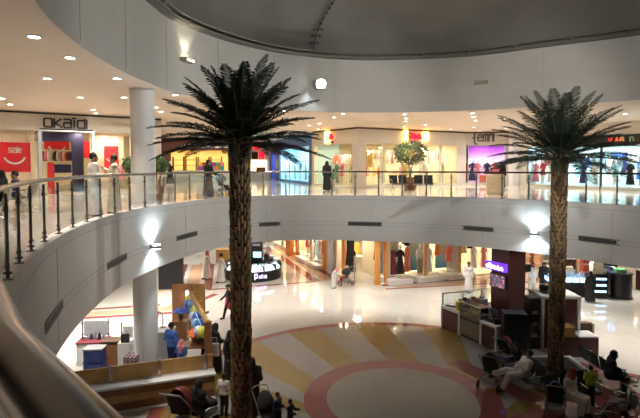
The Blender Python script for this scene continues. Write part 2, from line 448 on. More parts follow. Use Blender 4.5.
# ---------------------------------------------------------------- balustrade
bal = thing('balustrade', 'steel and glass balustrade following the curved edge of the upper gallery', 'railing', (0,0,G))
hb = MB(); RT = G+1.1+.095-G     # rail top
hb.tube([(p[0],p[1],RT-.036) for p in rail], .036, 12, closed=True)
hb.build('handrail', m_rail, bal, smooth=True)
posts = resample(catmull(RC, 12), 1.055)
pm = MB(); cm_ = MB()
pm.box((0,0,.56), (.055,.022,1.0)); pm.box((0,0,.56), (.02,.04,1.0))
pm.box((0,0,.102), (.13,.11,.014)); pm.box((0,0,1.06), (.05,.04,.06)); pm.box((0,0,.25), (.06,.05,.05))
cm_.box((0,0,.25), (.11,.054,.045)); cm_.box((0,0,.92), (.11,.054,.045)); cm_.tube([(0,-.045,.17),(0,.045,.17)], .016, 8)
pmesh = None
def tang(P, i):
    t = P[(i+1) % len(P)]-P[i-1]; return math.atan2(t[1],t[0])
NP = len(posts); seen = [i for i in range(NP) if posts[i][1] > -.2]
for i in range(NP):
    p = posts[i]
    if p[1] < 1.2 and p[0] > -1.0 and not (p[0] < 9 and False): 
        if p[0] < 1.0: continue
    if pmesh is None: o = pm.build('post', m_post, bal); pmesh = o.data; cl_ = cm_.build('glass_clamp', m_post, o)
    else: o = bpy.data.objects.new('post', pmesh); COL.objects.link(o); o.parent = bal; c2 = cl_.copy(); COL.objects.link(c2); c2.parent = o
    o.location = (p[0],p[1],0); o.rotation_euler.z = tang(posts, i)+PI/2*0
gm = MB()
for i in range(NP):
    a, b = posts[i], posts[(i+1) % NP]
    d = b-a; L = np.linalg.norm(d); e = d/L*.045
    A = a+e; B = b-e
    if a[1] < 1.6 and a[0] < 1.0 and a[0] > -1.6:        # beside the camera the panes follow the tighter bend
        pass
    g = MB(); g.bar((A[0],A[1],.60), (B[0],B[1],.60), .012, .86); o = g.build('glass_panel', m_glass, bal)
# vents and wall washers on the fascia
def on_curve(P, px):
    best = None
    for i in range(len(P)):
        a, b = P[i], P[(i+1) % len(P)]
        if a[1] < 4 or b[1] < 4: continue
        fa_ = 320+FPX*a[0]/a[1]-px; fb_ = 320+FPX*b[0]/b[1]-px
        if fa_*fb_ <= 0 and abs(fa_-fb_) > 1e-9:
            t = fa_/(fa_-fb_); q = a*(1-t)+b*t; d = b-a
            if best is None or q[1] > best[0][1]: best = (q, math.atan2(d[1],d[0]))
    return best
m_vent = M('vent_grey', (.22,.22,.21), .5, .4); m_slot = M('vent_slot', (.03,.03,.03), .8)
VL = {50:'linear air grille low on the curved fascia nearest the handrail corner', 115:'linear air grille in the fascia left of the glowing wall light',
      186:'linear air grille between the left wall light and the big palm', 268:'linear air grille just right of the big palm trunk',
      365:'linear air grille above the ground floor shop entrance', 476:'linear air grille above the pink and white shop window mannequins',
      602:'linear air grille right of the small palm trunk'}
def dirn(P, i=None): pass
VC = np.array((3.,12.))
for px, lab in VL.items():
    q, an = on_curve(lip, px); inw = VC-q; inw /= np.linalg.norm(inw); nrm = np.array((-math.sin(an), math.cos(an)))
    if nrm.dot(inw) < 0: nrm = -nrm
    t = thing('air_grille', lab, 'air vent', (q[0]+nrm[0]*.02, q[1]+nrm[1]*.02, 4.508), an, 'air grilles along the fascia')
    f = MB()
    for z in (-.085,.085): f.box((0,0,z), (1.5,.03,.025))
    for x in (-.75,.75): f.box((x,0,0), (.03,.03,.19))
    f.build('frame', m_vent, t)
    f = MB(); f.box((0,0,0), (1.47,.012,.15)); f.build('backing', m_slot, t)
    f = MB()
    for z in (-.05,-.0,.05): f.box((0,.0,z), (1.46,.022,.014))
    f.build('louvre', m_vent, t)
m_sconce = M('sconce_steel', (.45,.45,.45), .35, .8); m_bulb = M('cool_bulb', (.9,.97,1), .4, emit=25, ecol=(.8,.95,1))
SC = {150:'lit two-way wall light on the fascia beside the left column', 537:'lit two-way wall light on the fascia left of the small palm'}
for px, lab in SC.items():
    q, an = on_curve(lip, px); nrm = np.array((-math.sin(an), math.cos(an)))
    if nrm.dot(VC-q) < 0: nrm = -nrm
    an2 = math.atan2(nrm[1], nrm[0])-PI/2
    t = thing('wall_light', lab, 'wall light', (q[0],q[1],4.508), an2, 'two-way wall lights on the fascia')
    b = MB(); b.box((0,.03,0), (.16,.06,.16)); b.lathe([(.13,-.06),(.16,-.03),(.16,.03),(.13,.06)], (0,.19,0), 18); b.build('housing', m_sconce, t)
    for s, nm in ((1,'upper'),(-1,'lower')):
        b = MB(); b.lathe([(.001,.0),(.11,.0),(.11,.012),(.001,.012)], (0,.19,.063*s-(.012 if s < 0 else 0)), 16, cap=False); b.build('lamp_lens', m_bulb, t)
        lamp('SPOT', 'sconce_beam', (q[0]+nrm[0]*.2, q[1]+nrm[1]*.2, 4.508+.09*s), 105 if px == 150 else 80, (.78,.93,1), .05, (PI if s > 0 else 0, 0, 0), 2.5)
# fittings on the upper bulkhead
q, an = on_curve(upper, 321); q = q+np.array((0,-.15))
fl_ = thing('floodlight', 'glaring white floodlight fixed on the bulkhead above the gallery', 'floodlight', (q[0],q[1],10.9))
b = MB(); b.tube([(0,.15,.1),(0,0,.1),(0,-.1,0)], .03, 8); b.box((0,-.2,0), (.46,.20,.44)); b.build('housing', m_sconce, fl_)
b = MB(); b.ball((0,-.31,0), (.21,.05,.20), 18); b.build('lamp_lens', M('flood_lens', (1,1,1), .4, emit=60, ecol=(.82,.93,1)), fl_)
lamp('SPOT', 'floodlight_beam', (q[0],q[1]-.36,10.88), 160, (.85,.94,1), .08, (math.radians(25),0,0), 2.2)
lamp('SPOT', 'floodlight_spill', (q[0],q[1]-.25,10.72), 70, (.75,.9,1), .1, (math.radians(-18),0,0), 1.8)
WU = {186:('lit uplight on the bulkhead above the big palm crown', 1), 480:('unlit box uplight on the bulkhead left of the small palm', 0)}
for px, (lab, on) in WU.items():
    q, an = on_curve(upper, px); nrm = np.array((-math.sin(an), math.cos(an)))
    if nrm.dot(VC-q) < 0: nrm = -nrm
    an2 = math.atan2(nrm[1], nrm[0])-PI/2
    t = thing('bulkhead_light', lab, 'wall light', (q[0],q[1],10.93), an2, 'box uplights on the bulkhead')
    b = MB(); b.prism([(-.3,.0),(.3,.0),(.25,.26),(-.25,.26)], -.08, .06); b.build('housing', M('light_box', (.35,.31,.22), .5), t)
    b = MB(); b.box((0,.14,.066), (.42,.16,.01)); b.build('lens', M('uplight_lens', (1,.9,.7), .4, emit=8, ecol=(1,.88,.65)) if on else m_vent, t)
    if on:
        b = MB(); b.box((0,.268,-.02), (.4,.012,.06)); b.build('front_lens', MATS['uplight_lens'], t)
        lamp('SPOT', 'uplight_beam', (q[0]+nrm[0]*.17, q[1]+nrm[1]*.17, 11.04), 55, (1,.86,.62), .06, (PI,0,0), 1.5)
# unseen floodlights added on the near bulkhead, behind the viewpoint, to brighten the opposite walls
for i, (x, y, tx, ty, tz, e) in enumerate(((10.2,4.7,-1.5,22.6,8.3,1.),(6.0,2.3,6.,21.5,8.3,1.),(13.4,10.5,-5.5,13.5,8.0,.45),(2.0,2.0,11.,18.,8.3,.75),(11.5,6.,-5.5,17.,8.0,.6))):
    f = Vector((x,y,10.9)); d = (Vector((tx,ty,tz))-f).normalized(); q = d.to_track_quat('-Z','Y').to_euler()
    lamp('SPOT', 'added_flood_beam', f+d*.5, P_FL*e, (1,.96,.88), .15, q, math.radians(46))
# ---------------------------------------------------------------- downlights
m_lens = M('downlight_lens', (1,.97,.9), .4, emit=22, ecol=(1,.95,.86)); m_ring = M('downlight_ring', (.8,.8,.78), .4)
px_l = [(34,36),(70,57),(47,78),(117,78),(80,97),(124,97),(2,98),(10,104),(93,109.5),(96,113),(175,94.4),(155.6,107),(161,111.5),(168,125.5),(200,118),
        (283.7,110.5),(319.5,123.3),(343,113.4),(334,117),(309,125.5),(318,129),(404.5,114),(405.7,118),(405.7,121),(404.5,126),(425.5,125),
        (472.5,112.6),(473.7,116.7),(475.4,120.3),(473.7,127),(451,129),(480,130.5),(506,128),(602,115),(625,113.5),(505,118.6),(560,120),(585,122),(260,120),(245,127)]
lr = MB(); lr.lathe([(.15,0),(.15,-.02),(.115,-.028),(.11,-.012),(.001,-.012)], (0,0,0), 20, cap=False)
ll = MB(); ll.lathe([(.001,-.016),(.10,-.016),(.10,-.013)], (0,0,0), 16, cap=False)
first = thing('downlight', 'small round recessed downlight glowing in the gallery ceiling', 'downlight', (0,0,CU), 0, 'round downlights in the gallery ceiling')
lr.build('trim_ring', m_ring, first); ll.build('lens', m_lens, first)
pts_u = []
for i, (x, y) in enumerate(px_l):
    p = at(x, y, CU)
    if p.y > 60: continue
    if i == 0: first.location = (p.x,p.y,CU); o = first
    else: o = dup(first, (p.x,p.y,CU))
    pts_u.append(p)
for i, p in enumerate(pts_u): lamp('AREA', 'downlight_beam', (p.x,p.y,CU-.035), P_UP, (1,.88,.74), .16, spread=math.radians(88))
# the same fittings continue round the gallery outside the frame and along the corridors
for P, off, step in ((upper, 2.6, 5.0),):
    Q = resample(offset(upper, off), step)
    for p in Q:
        if p[1] < 9 or p[0] > 13: lamp('AREA', 'gallery_beam', (p[0],p[1],CU-.03), P_UP*.55, (1,.88,.74), .2, spread=math.radians(88))
for y in (36,42,48,54):
    for x in (-8,-13): lamp('AREA', 'corridor_beam', (x-(y-36)*.2,y,CU-.03), P_UP*1.5, (1,.83,.62), .3)
# ground-storey ceiling lamps under the gallery (their discs are above the line of sight)
Q = resample(offset(lip, 2.6), 3.2)+resample(offset(lip, 6.0), 3.6)
lowp = []
for p in Q:
    if p[1] > 16.5 and p[0] > -14: lowp.append((p[0],p[1]))
for y in (33,37,41,45,50): lowp += [(-4.6-(y-33)*.25,y),(-8.5-(y-33)*.3,y)]
lowp += [(14+k*3, 27+j*3) for k in range(3) for j in range(2)]+[(-10,20),(-10,24),(-10,28),(-9,32),(-8.2,19),(-12.5,20.5),(-12.5,24),(-12,17.5),(-8,22.5),(-7.5,26)]
for p in lowp: lamp('AREA', 'ground_beam', (p[0],p[1],CL-.03), P_LO, (1,.96,.89), .12, spread=math.radians(100))
# ---------------------------------------------------------------- palms
m_trunk = [M('palm_boot', (.31,.21,.115), .85, var=.35, scale=9), M('palm_core', (.035,.022,.014), .95), M('palm_boot_dark', (.17,.11,.06), .9, var=.3, scale=9)]
m_frond = M('palm_leaf', (.010,.021,.013), .6, var=.35, scale=5); m_rach = M('palm_rib', (.075,.075,.03), .6)
def palm(label, loc, H, r, Lf, seed, nfr=58):
    rnd = random.Random(seed)
    t = thing('palm_tree', label, 'palm tree', loc, 0, 'tall indoor palms standing in the atrium')
    mb = MB(); N = int(H/.15)
    mb.lathe([(r*.86,0),(r*.86,H*.5),(r*.86,H-.35),(r*1.0,H-.1),(r*.7,H+.12)], (0,0,0), 18, 1)
    per = 10
    for i in range(N):
        z = .02+i*.15; rr = r*.9*(1.0 if z < H-.7 else 1+.22*(z-H+.7)/.7)
        for k in range(per):
            a = 2*PI*(k+.5*(i % 2))/per+rnd.uniform(-.05,.05); ca, sa = math.cos(a), math.sin(a)
            w = 2*PI*rr/per*.345; h = .29+rnd.uniform(-.05,.05); o = .055+rnd.uniform(-.01,.015)
            def P(u, dr, zz): return ((rr+dr)*ca-u*sa, (rr+dr)*sa+u*ca, z+zz)
            mb.add([P(-w,-.03,0),P(w,-.03,0),P(w*.75,o*.7,h*.75),P(-w*.75,o*.7,h*.75),P(0,o*.55,0),P(0,o,h),P(-w*.5,-.02,h*.9),P(w*.5,-.02,h*.9)],
                   [(0,4,3),(4,1,2),(4,2,5),(4,5,3),(3,5,6),(2,7,5),(5,7,6)], 0 if rnd.random() < .6 else 2)
    mb.build('trunk', m_trunk, t)
    for i in range(nfr):
        u = i/(nfr-1); az = i*2.39996+rnd.uniform(-.15,.15)
        el = math.radians(-3+80*u**1.35)+rnd.uniform(-.08,.08)
        L = Lf*(1.0-.10*u)*rnd.uniform(.88,1.05); droop = (.46-.02*u)*rnd.uniform(.8,1.2)
        hd = Vector((math.cos(az), math.sin(az), 0)); side = Vector((-math.sin(az), math.cos(az), 0))
        p = Vector((0,0,H-.12+.30*u))+hd*r*.5; e = el; pts = [p.copy()]; dirs = []
        n = 14
        for k in range(n):
            d = hd*math.cos(e)+Vector((0,0,math.sin(e))); dirs.append(d); p = p+d*L/n; pts.append(p.copy()); e -= droop/n*(1.2 if k > 4 else .5)
        dirs.append(dirs[-1])
        fb = MB(); rb = MB(); rb.tube(pts, [.022*(1-k/n*.8) for k in range(n+1)], 5)
        nl = 38
        for k in range(4, nl+1):
            s = k/nl; f = s*n; j = min(int(f), n-1); q = pts[j].lerp(pts[j+1], f-j); d = dirs[j]
            up = side.cross(d).normalized(); 
            if up.z < 0: up = -up
            ll_ = .40*Lf/2*(math.sin(PI*min(1,s*.80+.16)))**.7*rnd.uniform(.85,1.1); w = .023
            for sg in (-1,1):
                v = (side*sg*.78+d*.62+up*(.34-.25*rnd.random())).normalized()
                tip = q+v*ll_+Vector((0,0,-.22*ll_)); mid = q+v*ll_*.5; b1 = d*w
                fb.add([q-b1*.6, q+b1*.6, mid+b1, tip, mid-b1, mid+up*.010], [(0,1,2,5),(0,5,4),(5,2,3),(5,3,4)], 0)
        rb.build('rib', m_rach, fb.build('frond', m_frond, t))
    return t
palm('larger tall palm tree with rough brown trunk standing nearest the camera', (-1.92,12.0,0), 7.74, .235, 2.0, 3, 62)
palm('smaller palm tree farther off, rising behind the waiting seats', (7.95,16.6,0), 7.45, .235, 2.42, 11, 60)
# ---------------------------------------------------------------- shops: shared pieces
m_front = M('shopfront_paint', (.70,.66,.60), .5, var=.03); m_cream = M('cream_wall', (.80,.72,.56), .6, var=.04)
m_shopfloor = M('shop_floor', (.62,.55,.45), .25, var=.05); m_shopceil = M('shop_ceiling', (.85,.8,.7), .7)
m_skin_m = M('mannequin_skin', (.78,.70,.62), .4); m_chrome = M('chrome', (.7,.7,.7), .15, 1.); m_black = M('black_lacquer', (.012,.012,.014), .3)
m_whitelac = M('white_lacquer', (.82,.82,.80), .3, var=.02); m_wood = M('warm_wood', (.36,.20,.08), .45, var=.25, scale=4)
CLOTH = {'red': (.55,.03,.04), 'maroon': (.20,.03,.04), 'pink': (.75,.25,.33), 'white': (.85,.83,.80), 'black': (.02,.02,.022), 'navy': (.03,.04,.14),
         'teal': (.05,.30,.30), 'green': (.12,.35,.15), 'orange': (.80,.25,.05), 'beige': (.62,.50,.34), 'grey': (.30,.30,.31), 'brown': (.20,.10,.05),
         'yellow': (.80,.58,.10), 'blue': (.05,.15,.50), 'cream': (.80,.74,.60), 'khaki': (.35,.30,.18), 'purple': (.30,.07,.35), 'coral': (.80,.20,.14), 'aqua': (.35,.65,.70), 'lime': (.42,.62,.08)}
def cloth(c): return M('fabric_'+c, CLOTH[c], .85, var=.15, scale=9)
def front_wall(name, fr, s0, s1, z0, z1, holes, th=.14, mat=None):
    """a front: solid between s0..s1 except holes (a,b,bottom,top)"""
    mb = MB(); c = s0
    for a, b, lo, hi in sorted(holes):
        if a > c: fr.box(mb, c, a, z0, z1, -th, 0)
        if lo > z0: fr.box(mb, a, b, z0, lo, -th, 0)
        if hi < z1: fr.box(mb, a, b, hi, z1, -th, 0)
        c = b
    if c < s1: fr.box(mb, c, s1, z0, z1, -th, 0)
    return struct(name, mb, mat or m_front)
def shop_room(name, fr, s0, s1, h, dep, wall=None, floor=None, light=60, lcol=(1,.86,.62), skew=0):
    mb = MB(); w = .06
    fr.box(mb, s0, s1, 0, h, -dep-w, -dep, 0); fr.box(mb, s0-w, s0, 0, h, -dep, -.15, 0); fr.box(mb, s1, s1+w, 0, h, -dep, -.15, 0)
    fr.box(mb, s0, s1, h, h+w, -dep, -.15, 1); fr.box(mb, s0, s1, .004, .012, -dep, -.15, 2)
    struct(name, mb, [wall or m_cream, m_shopceil, floor or m_shopfloor])
    n = max(1, round((s1-s0)/2.2))
    for i in range(n):
        p = fr.p(s0+(s1-s0)*(i+.5)/n, h-.06, -dep*.45)
        lamp('AREA', 'shop_light', p, light*P_SH, lcol, .5)
def pane(name, fr, a, b, z0, z1, out=-.07):
    mb = MB(); fr.box(mb, a, b, z0, z1, out-.006, out+.006); return struct(name, mb, m_shopglass)
def dress_mesh(style, c, c2='white'):
    mb = MB()
    P = {'long': [(.27,.12),(.25,.35),(.19,.80),(.135,1.05),(.165,1.28),(.17,1.38),(.09,1.47),(.055,1.50)],
         'short': [(.24,.62),(.20,.82),(.135,1.05),(.165,1.28),(.17,1.38),(.09,1.47),(.055,1.50)],
         'top': [(.17,.86),(.15,1.05),(.175,1.28),(.175,1.38),(.09,1.47),(.055,1.50)]}[style]
    rows = []
    n = 20
    for r, z in P:
        rows.append([(r*(1+.05*math.cos(5*a)*(1.5-z))*math.cos(a), r*.66*(1+.05*math.cos(5*a)*(1.5-z))*math.sin(a), z) for a in [2*PI*k/n for k in range(n)]])
    mb.sheet(rows, 0, True)
    for sg in (-1,1): mb.tube([(sg*.15,0,1.40),(sg*.21,.0,1.25),(sg*.235,-.02,1.08)], [.06,.055,.05], 8)
    return mb
def mannequin(label, p, rz, style, col, group, scale=1., legs=None, head=True):
    t = thing('mannequin', label, 'mannequin', p, rz, group); t.scale = (scale,)*3
    b = MB()
    b.lathe([(.14,0),(.14,.015),(.02,.02)], n=14); b.tube([(0,0,.02),(0,0,.5)], .012, 6); b.build('stand', m_chrome, t)
    b = MB()
    if head: b.ball((0,-.01,1.64), (.078,.095,.115), 12)
    b.tube([(0,0,1.42),(0,0,1.58)], .045, 8)
    for sg in (-1,1):
        b.tube([(sg*.235,-.02,1.08),(sg*.245,-.06,.92),(sg*.24,-.08,.80)], [.04,.035,.03], 8)
        if style != 'long': b.tube([(sg*.08,0,.95),(sg*.085,0,.5),(sg*.09,0,.10),(sg*.09,-.07,.04)], [.085,.06,.04,.03], 8)
    b.build('figure', m_skin_m, t, smooth=True)
    dress_mesh(style, col).build('dress' if style != 'top' else 'shirt', cloth(col), t, smooth=True)
    if style == 'top':
        b = MB()
        for sg in (-1,1): b.tube([(sg*.07,0,.92),(sg*.09,0,.5),(sg*.095,0,.08)], [.105,.09,.08], 10)
        b.build('trousers', cloth(legs or 'khaki'), t, smooth=True)
    return t
GAR = {}
def garment(label, p, rz, kind, col, group, sc=1.):
    key = (kind, col)
    if key not in GAR:
        mb = MB()
        P = {'shirt': [(.20,-.72),(.21,-.40),(.23,-.16),(.14,-.05),(.06,-.03)], 'frock': [(.30,-.95),(.20,-.50),(.20,-.18),(.12,-.05),(.06,-.03)],
             'gown': [(.26,-1.35),(.19,-.75),(.20,-.18),(.12,-.05),(.06,-.03)], 'coat': [(.25,-1.1),(.24,-.4),(.25,-.14),(.15,-.05),(.06,-.03)]}[kind]
        rows = [[(r*math.cos(a), .055*math.sin(a)*(1+.25*math.cos(4*a)), z) for a in [2*PI*k/14 for k in range(14)]] for r, z in P]
        mb.sheet(rows, 0, True)
        if kind in ('shirt','coat'):
            for sg in (-1,1): mb.tube([(sg*.19,0,-.12),(sg*.27,0,-.42),(sg*.28,0,-.62)], [.055,.05,.045], 6)
        o = mb.build('hanging_garment', cloth(col), None, smooth=True)
        hk = MB(); hk.tube([(-.18,0,-.05),(0,0,.0),(.18,0,-.05)], .008, 4); hk.tube([(0,0,0),(0,0,.08),(.03,0,.11)], .006, 4)
        hk.build('hanger', m_chrome, o); GAR[key] = o; r = o
    else:
        s = GAR[key]; r = s.copy(); COL.objects.link(r)
        for ch in list(s.children): c = ch.copy(); COL.objects.link(c); c.parent = r
    r.location = p; r.rotation_euler.z = rz; r.scale = (sc,)*3
    return tag(r, label, 'garment', group)
def rack(name, label, fr, s0, s1, out, z, group=None):
    t = thing(name, label, 'clothes rail', fr.p((s0+s1)/2, .013, out), fr.rz, group); L = abs(s1-s0)
    b = MB(); b.tube([(-L/2,0,z),(L/2,0,z)], .015, 6); b.build('rail', m_chrome, t)
    for x in (-L/2, L/2):
        b = MB(); b.tube([(x,0,0),(x,0,z)], .015, 6); b.box((x,0,.01), (.05,.4,.02)); b.build('leg', m_chrome, t)
    return t
def smile(mb, fr, s, z, r, out, mi, a0=200, a1=340, w=.1):
    pts = [fr.p(s+r*math.cos(math.radians(a0+(a1-a0)*k/16)), z+r*math.sin(math.radians(a0+(a1-a0)*k/16)), out) for k in range(17)]
    for a, b in zip(pts, pts[1:]): mb.bar(a, b, .012, w, up=(0,0,1), mi=mi)
m_red = M('poster_red', (.78,.015,.025), .5, var=.03); m_pwhite = M('poster_white', (.9,.9,.88), .5); m_sign = M('sign_dark', (.02,.02,.022), .4)
def poster(label, fr, s0, s1, z0, z1, out, group, sm=(0,0), text=None, pale=False):
    mb = MB(); fr.box(mb, s0, s1, z0, z1, out-.02, out)
    c = (s0+s1)/2; w = abs(s1-s0)
    if sm: smile(mb, fr, c, z0+(z1-z0)*.60, w*.34, out+.008, 1, w=w*.065)
    if text: letters(mb, text, fr.p(c-w*.19, z0+(z1-z0)*.66, out+.012), fr.u, (0,0,1), w*.16, .12, .2, .012, mi=1)
    for dx in (.12,.88):
        fr.box(mb, s0+(s1-s0)*dx-.006, s0+(s1-s0)*dx+.006, z1, z1+.5, out-.012, out-.004, 2)
    o = mb.build('hanging_poster', [m_red, m_pwhite, m_chrome]); return tag(o, label, 'poster', group)
def shop_sign(label, fr, text, s0, z0, size, mat, gap=.2, th=.16, out=.06, name='shop_sign'):
    mb = MB(); letters(mb, text, fr.p(s0, z0, out), fr.u, (0,0,1), size, gap, th, .06)
    o = mb.build(name, mat); return tag(o, label, 'shop sign')
UP = CU-G
# ---------------------------------------------------------------- children's shop at the left
A = Fr((-14.7,23.0), (-9.98,26.26), G)
S = lambda x: A.s_at(x)
DH = 3.12
d0, d1 = S(43), S(92)
front_wall('wall_left_front', A, -4.5, 7.4, 0, UP, [(-4.2, S(38), .25, DH), (d0, d1, 0, DH), (S(96), S(131), .25, DH)], mat=m_front)
mb = MB(); A.box(mb, -4.5, 7.4, UP-.10, UP-.03, 0, .05); A.box(mb, d0-.1, d1+.1, DH+.0, DH+.10, 0, .05); struct('trim_6', mb, m_dark)
mb = MB(); A.box(mb, d0-.17, d0-.05, 0, DH, 0, .08); A.box(mb, d1+.02, d1+.12, 0, DH, 0, .08); A.box(mb, d0-.2, d1+.15, DH-.02, DH+.04, .0, .10); struct('trim_7', mb, m_steel)
shop_room('wall_left_shop', A, -4.4, 7.3, 3.3, 6.0, m_cream, light=70)
shop_sign('black lettered shop sign with dotted letters above the left doorway', A, 'OKaIdi', S(45.2), 3.30, .40, m_sign, .23, .20, name='shop_sign')
mb = MB(); A.box(mb, -4.3, S(38), .0, 3.2, -1.5, -1.44); A.box(mb, S(96), S(131), 0, 3.2, -1.5, -1.44); struct('wall_left_display', mb, m_cream)
pane('window_1', A, -4.2, S(38), .25, DH); pane('window_2', A, S(96), S(131), .25, DH)
lamp('AREA', 'window_light', A.p(-1.2, 3.1, -.6), 60, (1,.80,.60), .5); lamp('AREA', 'window_light', A.p((S(96)+S(131))/2, 3.1, -.6), 60, (1,.80,.58), .5)
s0, zt = A.sz(-1, 142, -.9); s1, zb = A.sz(31, 172, -.9)
poster('red sale poster with white smile in the shop window farthest left', A, s0, s1, zb, zt, -.9, 'red smile posters of the left shop', text='Sale')
s0, zt = A.sz(104.5, 146, -.9); s1, zb = A.sz(119, 173, -.9)
poster('narrow red poster behind the two men in white', A, s0, s1, zb, zt, -.9, 'red smile posters of the left shop')
s0, zt = A.sz(45, 140, -5.5); s1, zb = A.sz(70, 150, -5.5)
poster('wide red smile banner high inside the left shop doorway', A, s0, s1, zb, zt, -5.5, 'red smile posters of the left shop')
s0, zt = A.sz(84, 141, -3.2); s1, zb = A.sz(91, 158, -3.2)
poster('red poster strip right of the purple wall inside the left shop', A, s0, s1, zb, zt, -3.2, 'red smile posters of the left shop', sm=None)
m_purple = M('purple_wall', (.008,.006,.045), .6)
mb = MB(); s0, _ = A.sz(73, 160, -3.0); s1, _ = A.sz(84, 160, -3.0); A.box(mb, s0, s1, 0, 3.2, -3.3, -3.0)
s0, _ = A.sz(43, 160, -3.0); A.box(mb, s0-.3, s1, 2.75, 3.25, -3.3, -3.0); struct('wall_left_partition', mb, m_purple)
cols = ['red','pink','white','beige','black','white','pink','cream','red','navy']
for i, x in enumerate(range(44, 73, 3)):
    s, z = A.sz(x, 151, -5.2)
    garment('small '+cols[i % 10]+' garment on the upper rail inside the left shop doorway', A.p(s, z, -5.2), A.rz+1.0, 'shirt', cols[i % 10], 'garments on the upper rail of the left shop', .8)
for i, x in enumerate((55,58,61,64,67,70)):
    s, z = A.sz(x, 164, -4.6)
    garment('navy garment on the lower rail inside the left shop doorway', A.p(s, z, -4.6), A.rz+.6, 'shirt', 'navy', 'navy garments on the lower rail of the left shop', .7)
s0, z0 = A.sz(43, 151, -5.2); s1, _ = A.sz(73, 151, -5.2); rack('clothes_rail', 'long clothes rail along the back of the left shop', A, s0, s1, -5.2, z0+.1)
s0, z0 = A.sz(53, 164, -4.6); s1, _ = A.sz(72, 164, -4.6); rack('clothes_rail', 'low rail of navy clothes inside the left shop', A, s0, s1, -4.6, z0+.08)
s, z = A.sz(51, 160, -1.2)
mb = MB(); mb.prism([(-.16,-.05),(.16,-.05),(.16,.05),(-.16,.05)], .03, 1.45); mb.ball((0,0,1.5), (.17,.06,.12), 12); mb.box((0,0,.015), (.45,.35,.03))
tag(mb.build('display_stand', cloth('red'), None, loc=A.p(s, .012, -1.2), rz=A.rz), 'red upright display stand in the left shop doorway', 'display stand')
for i, (x, c) in enumerate(((9,'navy'),(22,'beige'))):
    pass
mannequin('white dressed child mannequin in the right window of the left shop', A.p(S(99.5), .26, -.8), A.rz+PI, 'top', 'white', 'mannequins of the left shop', .75, 'beige')
mannequin('pink dressed child mannequin beside the round column', A.p(S(125), .26, -.8), A.rz+PI, 'short', 'pink', 'mannequins of the left shop', .75)
# ---------------------------------------------------------------- bright corner shop with red and yellow sign
BL = Fr((-.5,37.2), (2.5,32.9), G); BR = Fr((2.5,32.9), (11.0,37.7), G)
bl = lambda x: BL.s_at(x); br = lambda x: BR.s_at(x)
WT = 2.95
front_wall('wall_corner_front', BL, -.2, BL.L+.0, 0, UP, [(bl(314), bl(352), .12, WT)])
R_W = [(366,383),(384.5,402),(403.5,420),(421.5,440),(441.5,457)]
front_wall('wall_middle_front', BR, 0, BR.L, 0, UP, [(br(a), br(b), .15 if i != 2 else 0.02, WT) for i, (a, b) in enumerate(R_W)])
mb = MB(); BL.box(mb, 0, BL.L, UP-.12, UP-.02, 0, .06); BR.box(mb, 0, BR.L, UP-.12, UP-.02, 0, .06); struct('trim_8', mb, M('brown_line', (.12,.06,.03), .5))
mb = MB(); WP = [(-.45,37.3),(.15,40.6),(5.2,40.2),(10.9,40.4),(10.95,37.8)]
for a_, b_ in zip(WP, WP[1:]): mb.bar((a_[0],a_[1],G+1.6), (b_[0],b_[1],G+1.6), .08, 3.2)
struct('wall_corner_shop', mb, m_cream)
poly = [(-.4,37.3),(2.5,33.1),(10.9,37.8),(10.9,40.4),(.15,40.6)]
mb = MB(); mb.prism(poly, G+3.2, G+3.26); struct('ceiling_corner_shop', mb, m_shopceil); mb = MB(); mb.prism(poly, G+.004, G+.012); struct('floor_corner_shop', mb, m_shopfloor)
for t_, s_ in ((.25,1.6),(.62,1.6)): lamp('AREA', 'shop_light', BL.p(BL.L*t_, 3.1, -s_), 150*P_SH, (1,.86,.54), .5)
for t_ in (1.6,3.6,5.6,7.6,9.2): lamp('AREA', 'shop_light', BR.p(t_, 3.1, -1.6), 150*P_SH, (1,.84,.52), .5)
pane('window_3', BL, bl(314), bl(352), .12, WT)
for i, (a, b) in enumerate(R_W): pane('window_%d' % (4+i), BR, br(a), br(b), .15, WT)
for i, px in enumerate((318,326,334,342,349)):
    s = bl(px); mannequin(('pale dressed mannequin','green topped mannequin','pink dressed mannequin','grey gowned mannequin','coral dressed mannequin')[i]+' in the corner shop side window',
        BL.p(s, .14, -.7-.3*(i % 2)), BL.rz, ('long','top','short','long','short')[i], ('cream','green','pink','grey','coral')[i], 'mannequins of the corner shop side window', .95)
pal = ['coral','cream','white','pink','cream','yellow','white','beige','white','cream','yellow','white','pink','aqua','cream','orange']
for r_, (o_, z_, k_) in enumerate(((-1.35,2.62,'frock'),(-2.0,2.72,'shirt'),(-2.0,1.5,'shirt'))):
    for i in range(17):
        px = 367+i*5.3+r_*1.6; s = br(px)
        garment(pal[(i*5+r_*3) % 16]+' garment on the '+('front','upper back','lower back')[r_]+' rail of the bright corner shop', BR.p(s, z_-.11, o_), BR.rz+.9-.3*(i % 3), k_ if i % 4 else 'shirt', pal[(i*5+r_*3) % 16], 'garments on the '+('front','upper back','lower back')[r_]+' rail of the corner shop', .95)
    rack('clothes_rail', ('long front','long upper back','long lower back')[r_]+' clothes rail behind the bright corner shop windows', BR, br(366), br(456), o_, z_)
ml = ['coral mannequin nearest the white corner pillar','white dressed mannequin left of the ficus','yellow dressed mannequin behind the ficus leaves','cream gowned mannequin right of the ficus','beige mannequin in the last bright window']
for i, px in enumerate((371,389,412,431,449)):
    mannequin(ml[i], BR.p(br(px), .17, -.75), BR.rz, ('short','long','short','long','top')[i], ('coral','white','yellow','cream','beige')[i], 'mannequins of the corner shop front', .95, 'white')
for i in range(8):
    s = bl(315+i*4.6); garment(pal[(i*3) % 16]+' garment on the rail in the corner shop side window', BL.p(s, 2.3, -2.0), BL.rz+.8, ('shirt','frock')[i % 2], pal[(i*3) % 16], 'garments on the back wall of the side window', 1.)
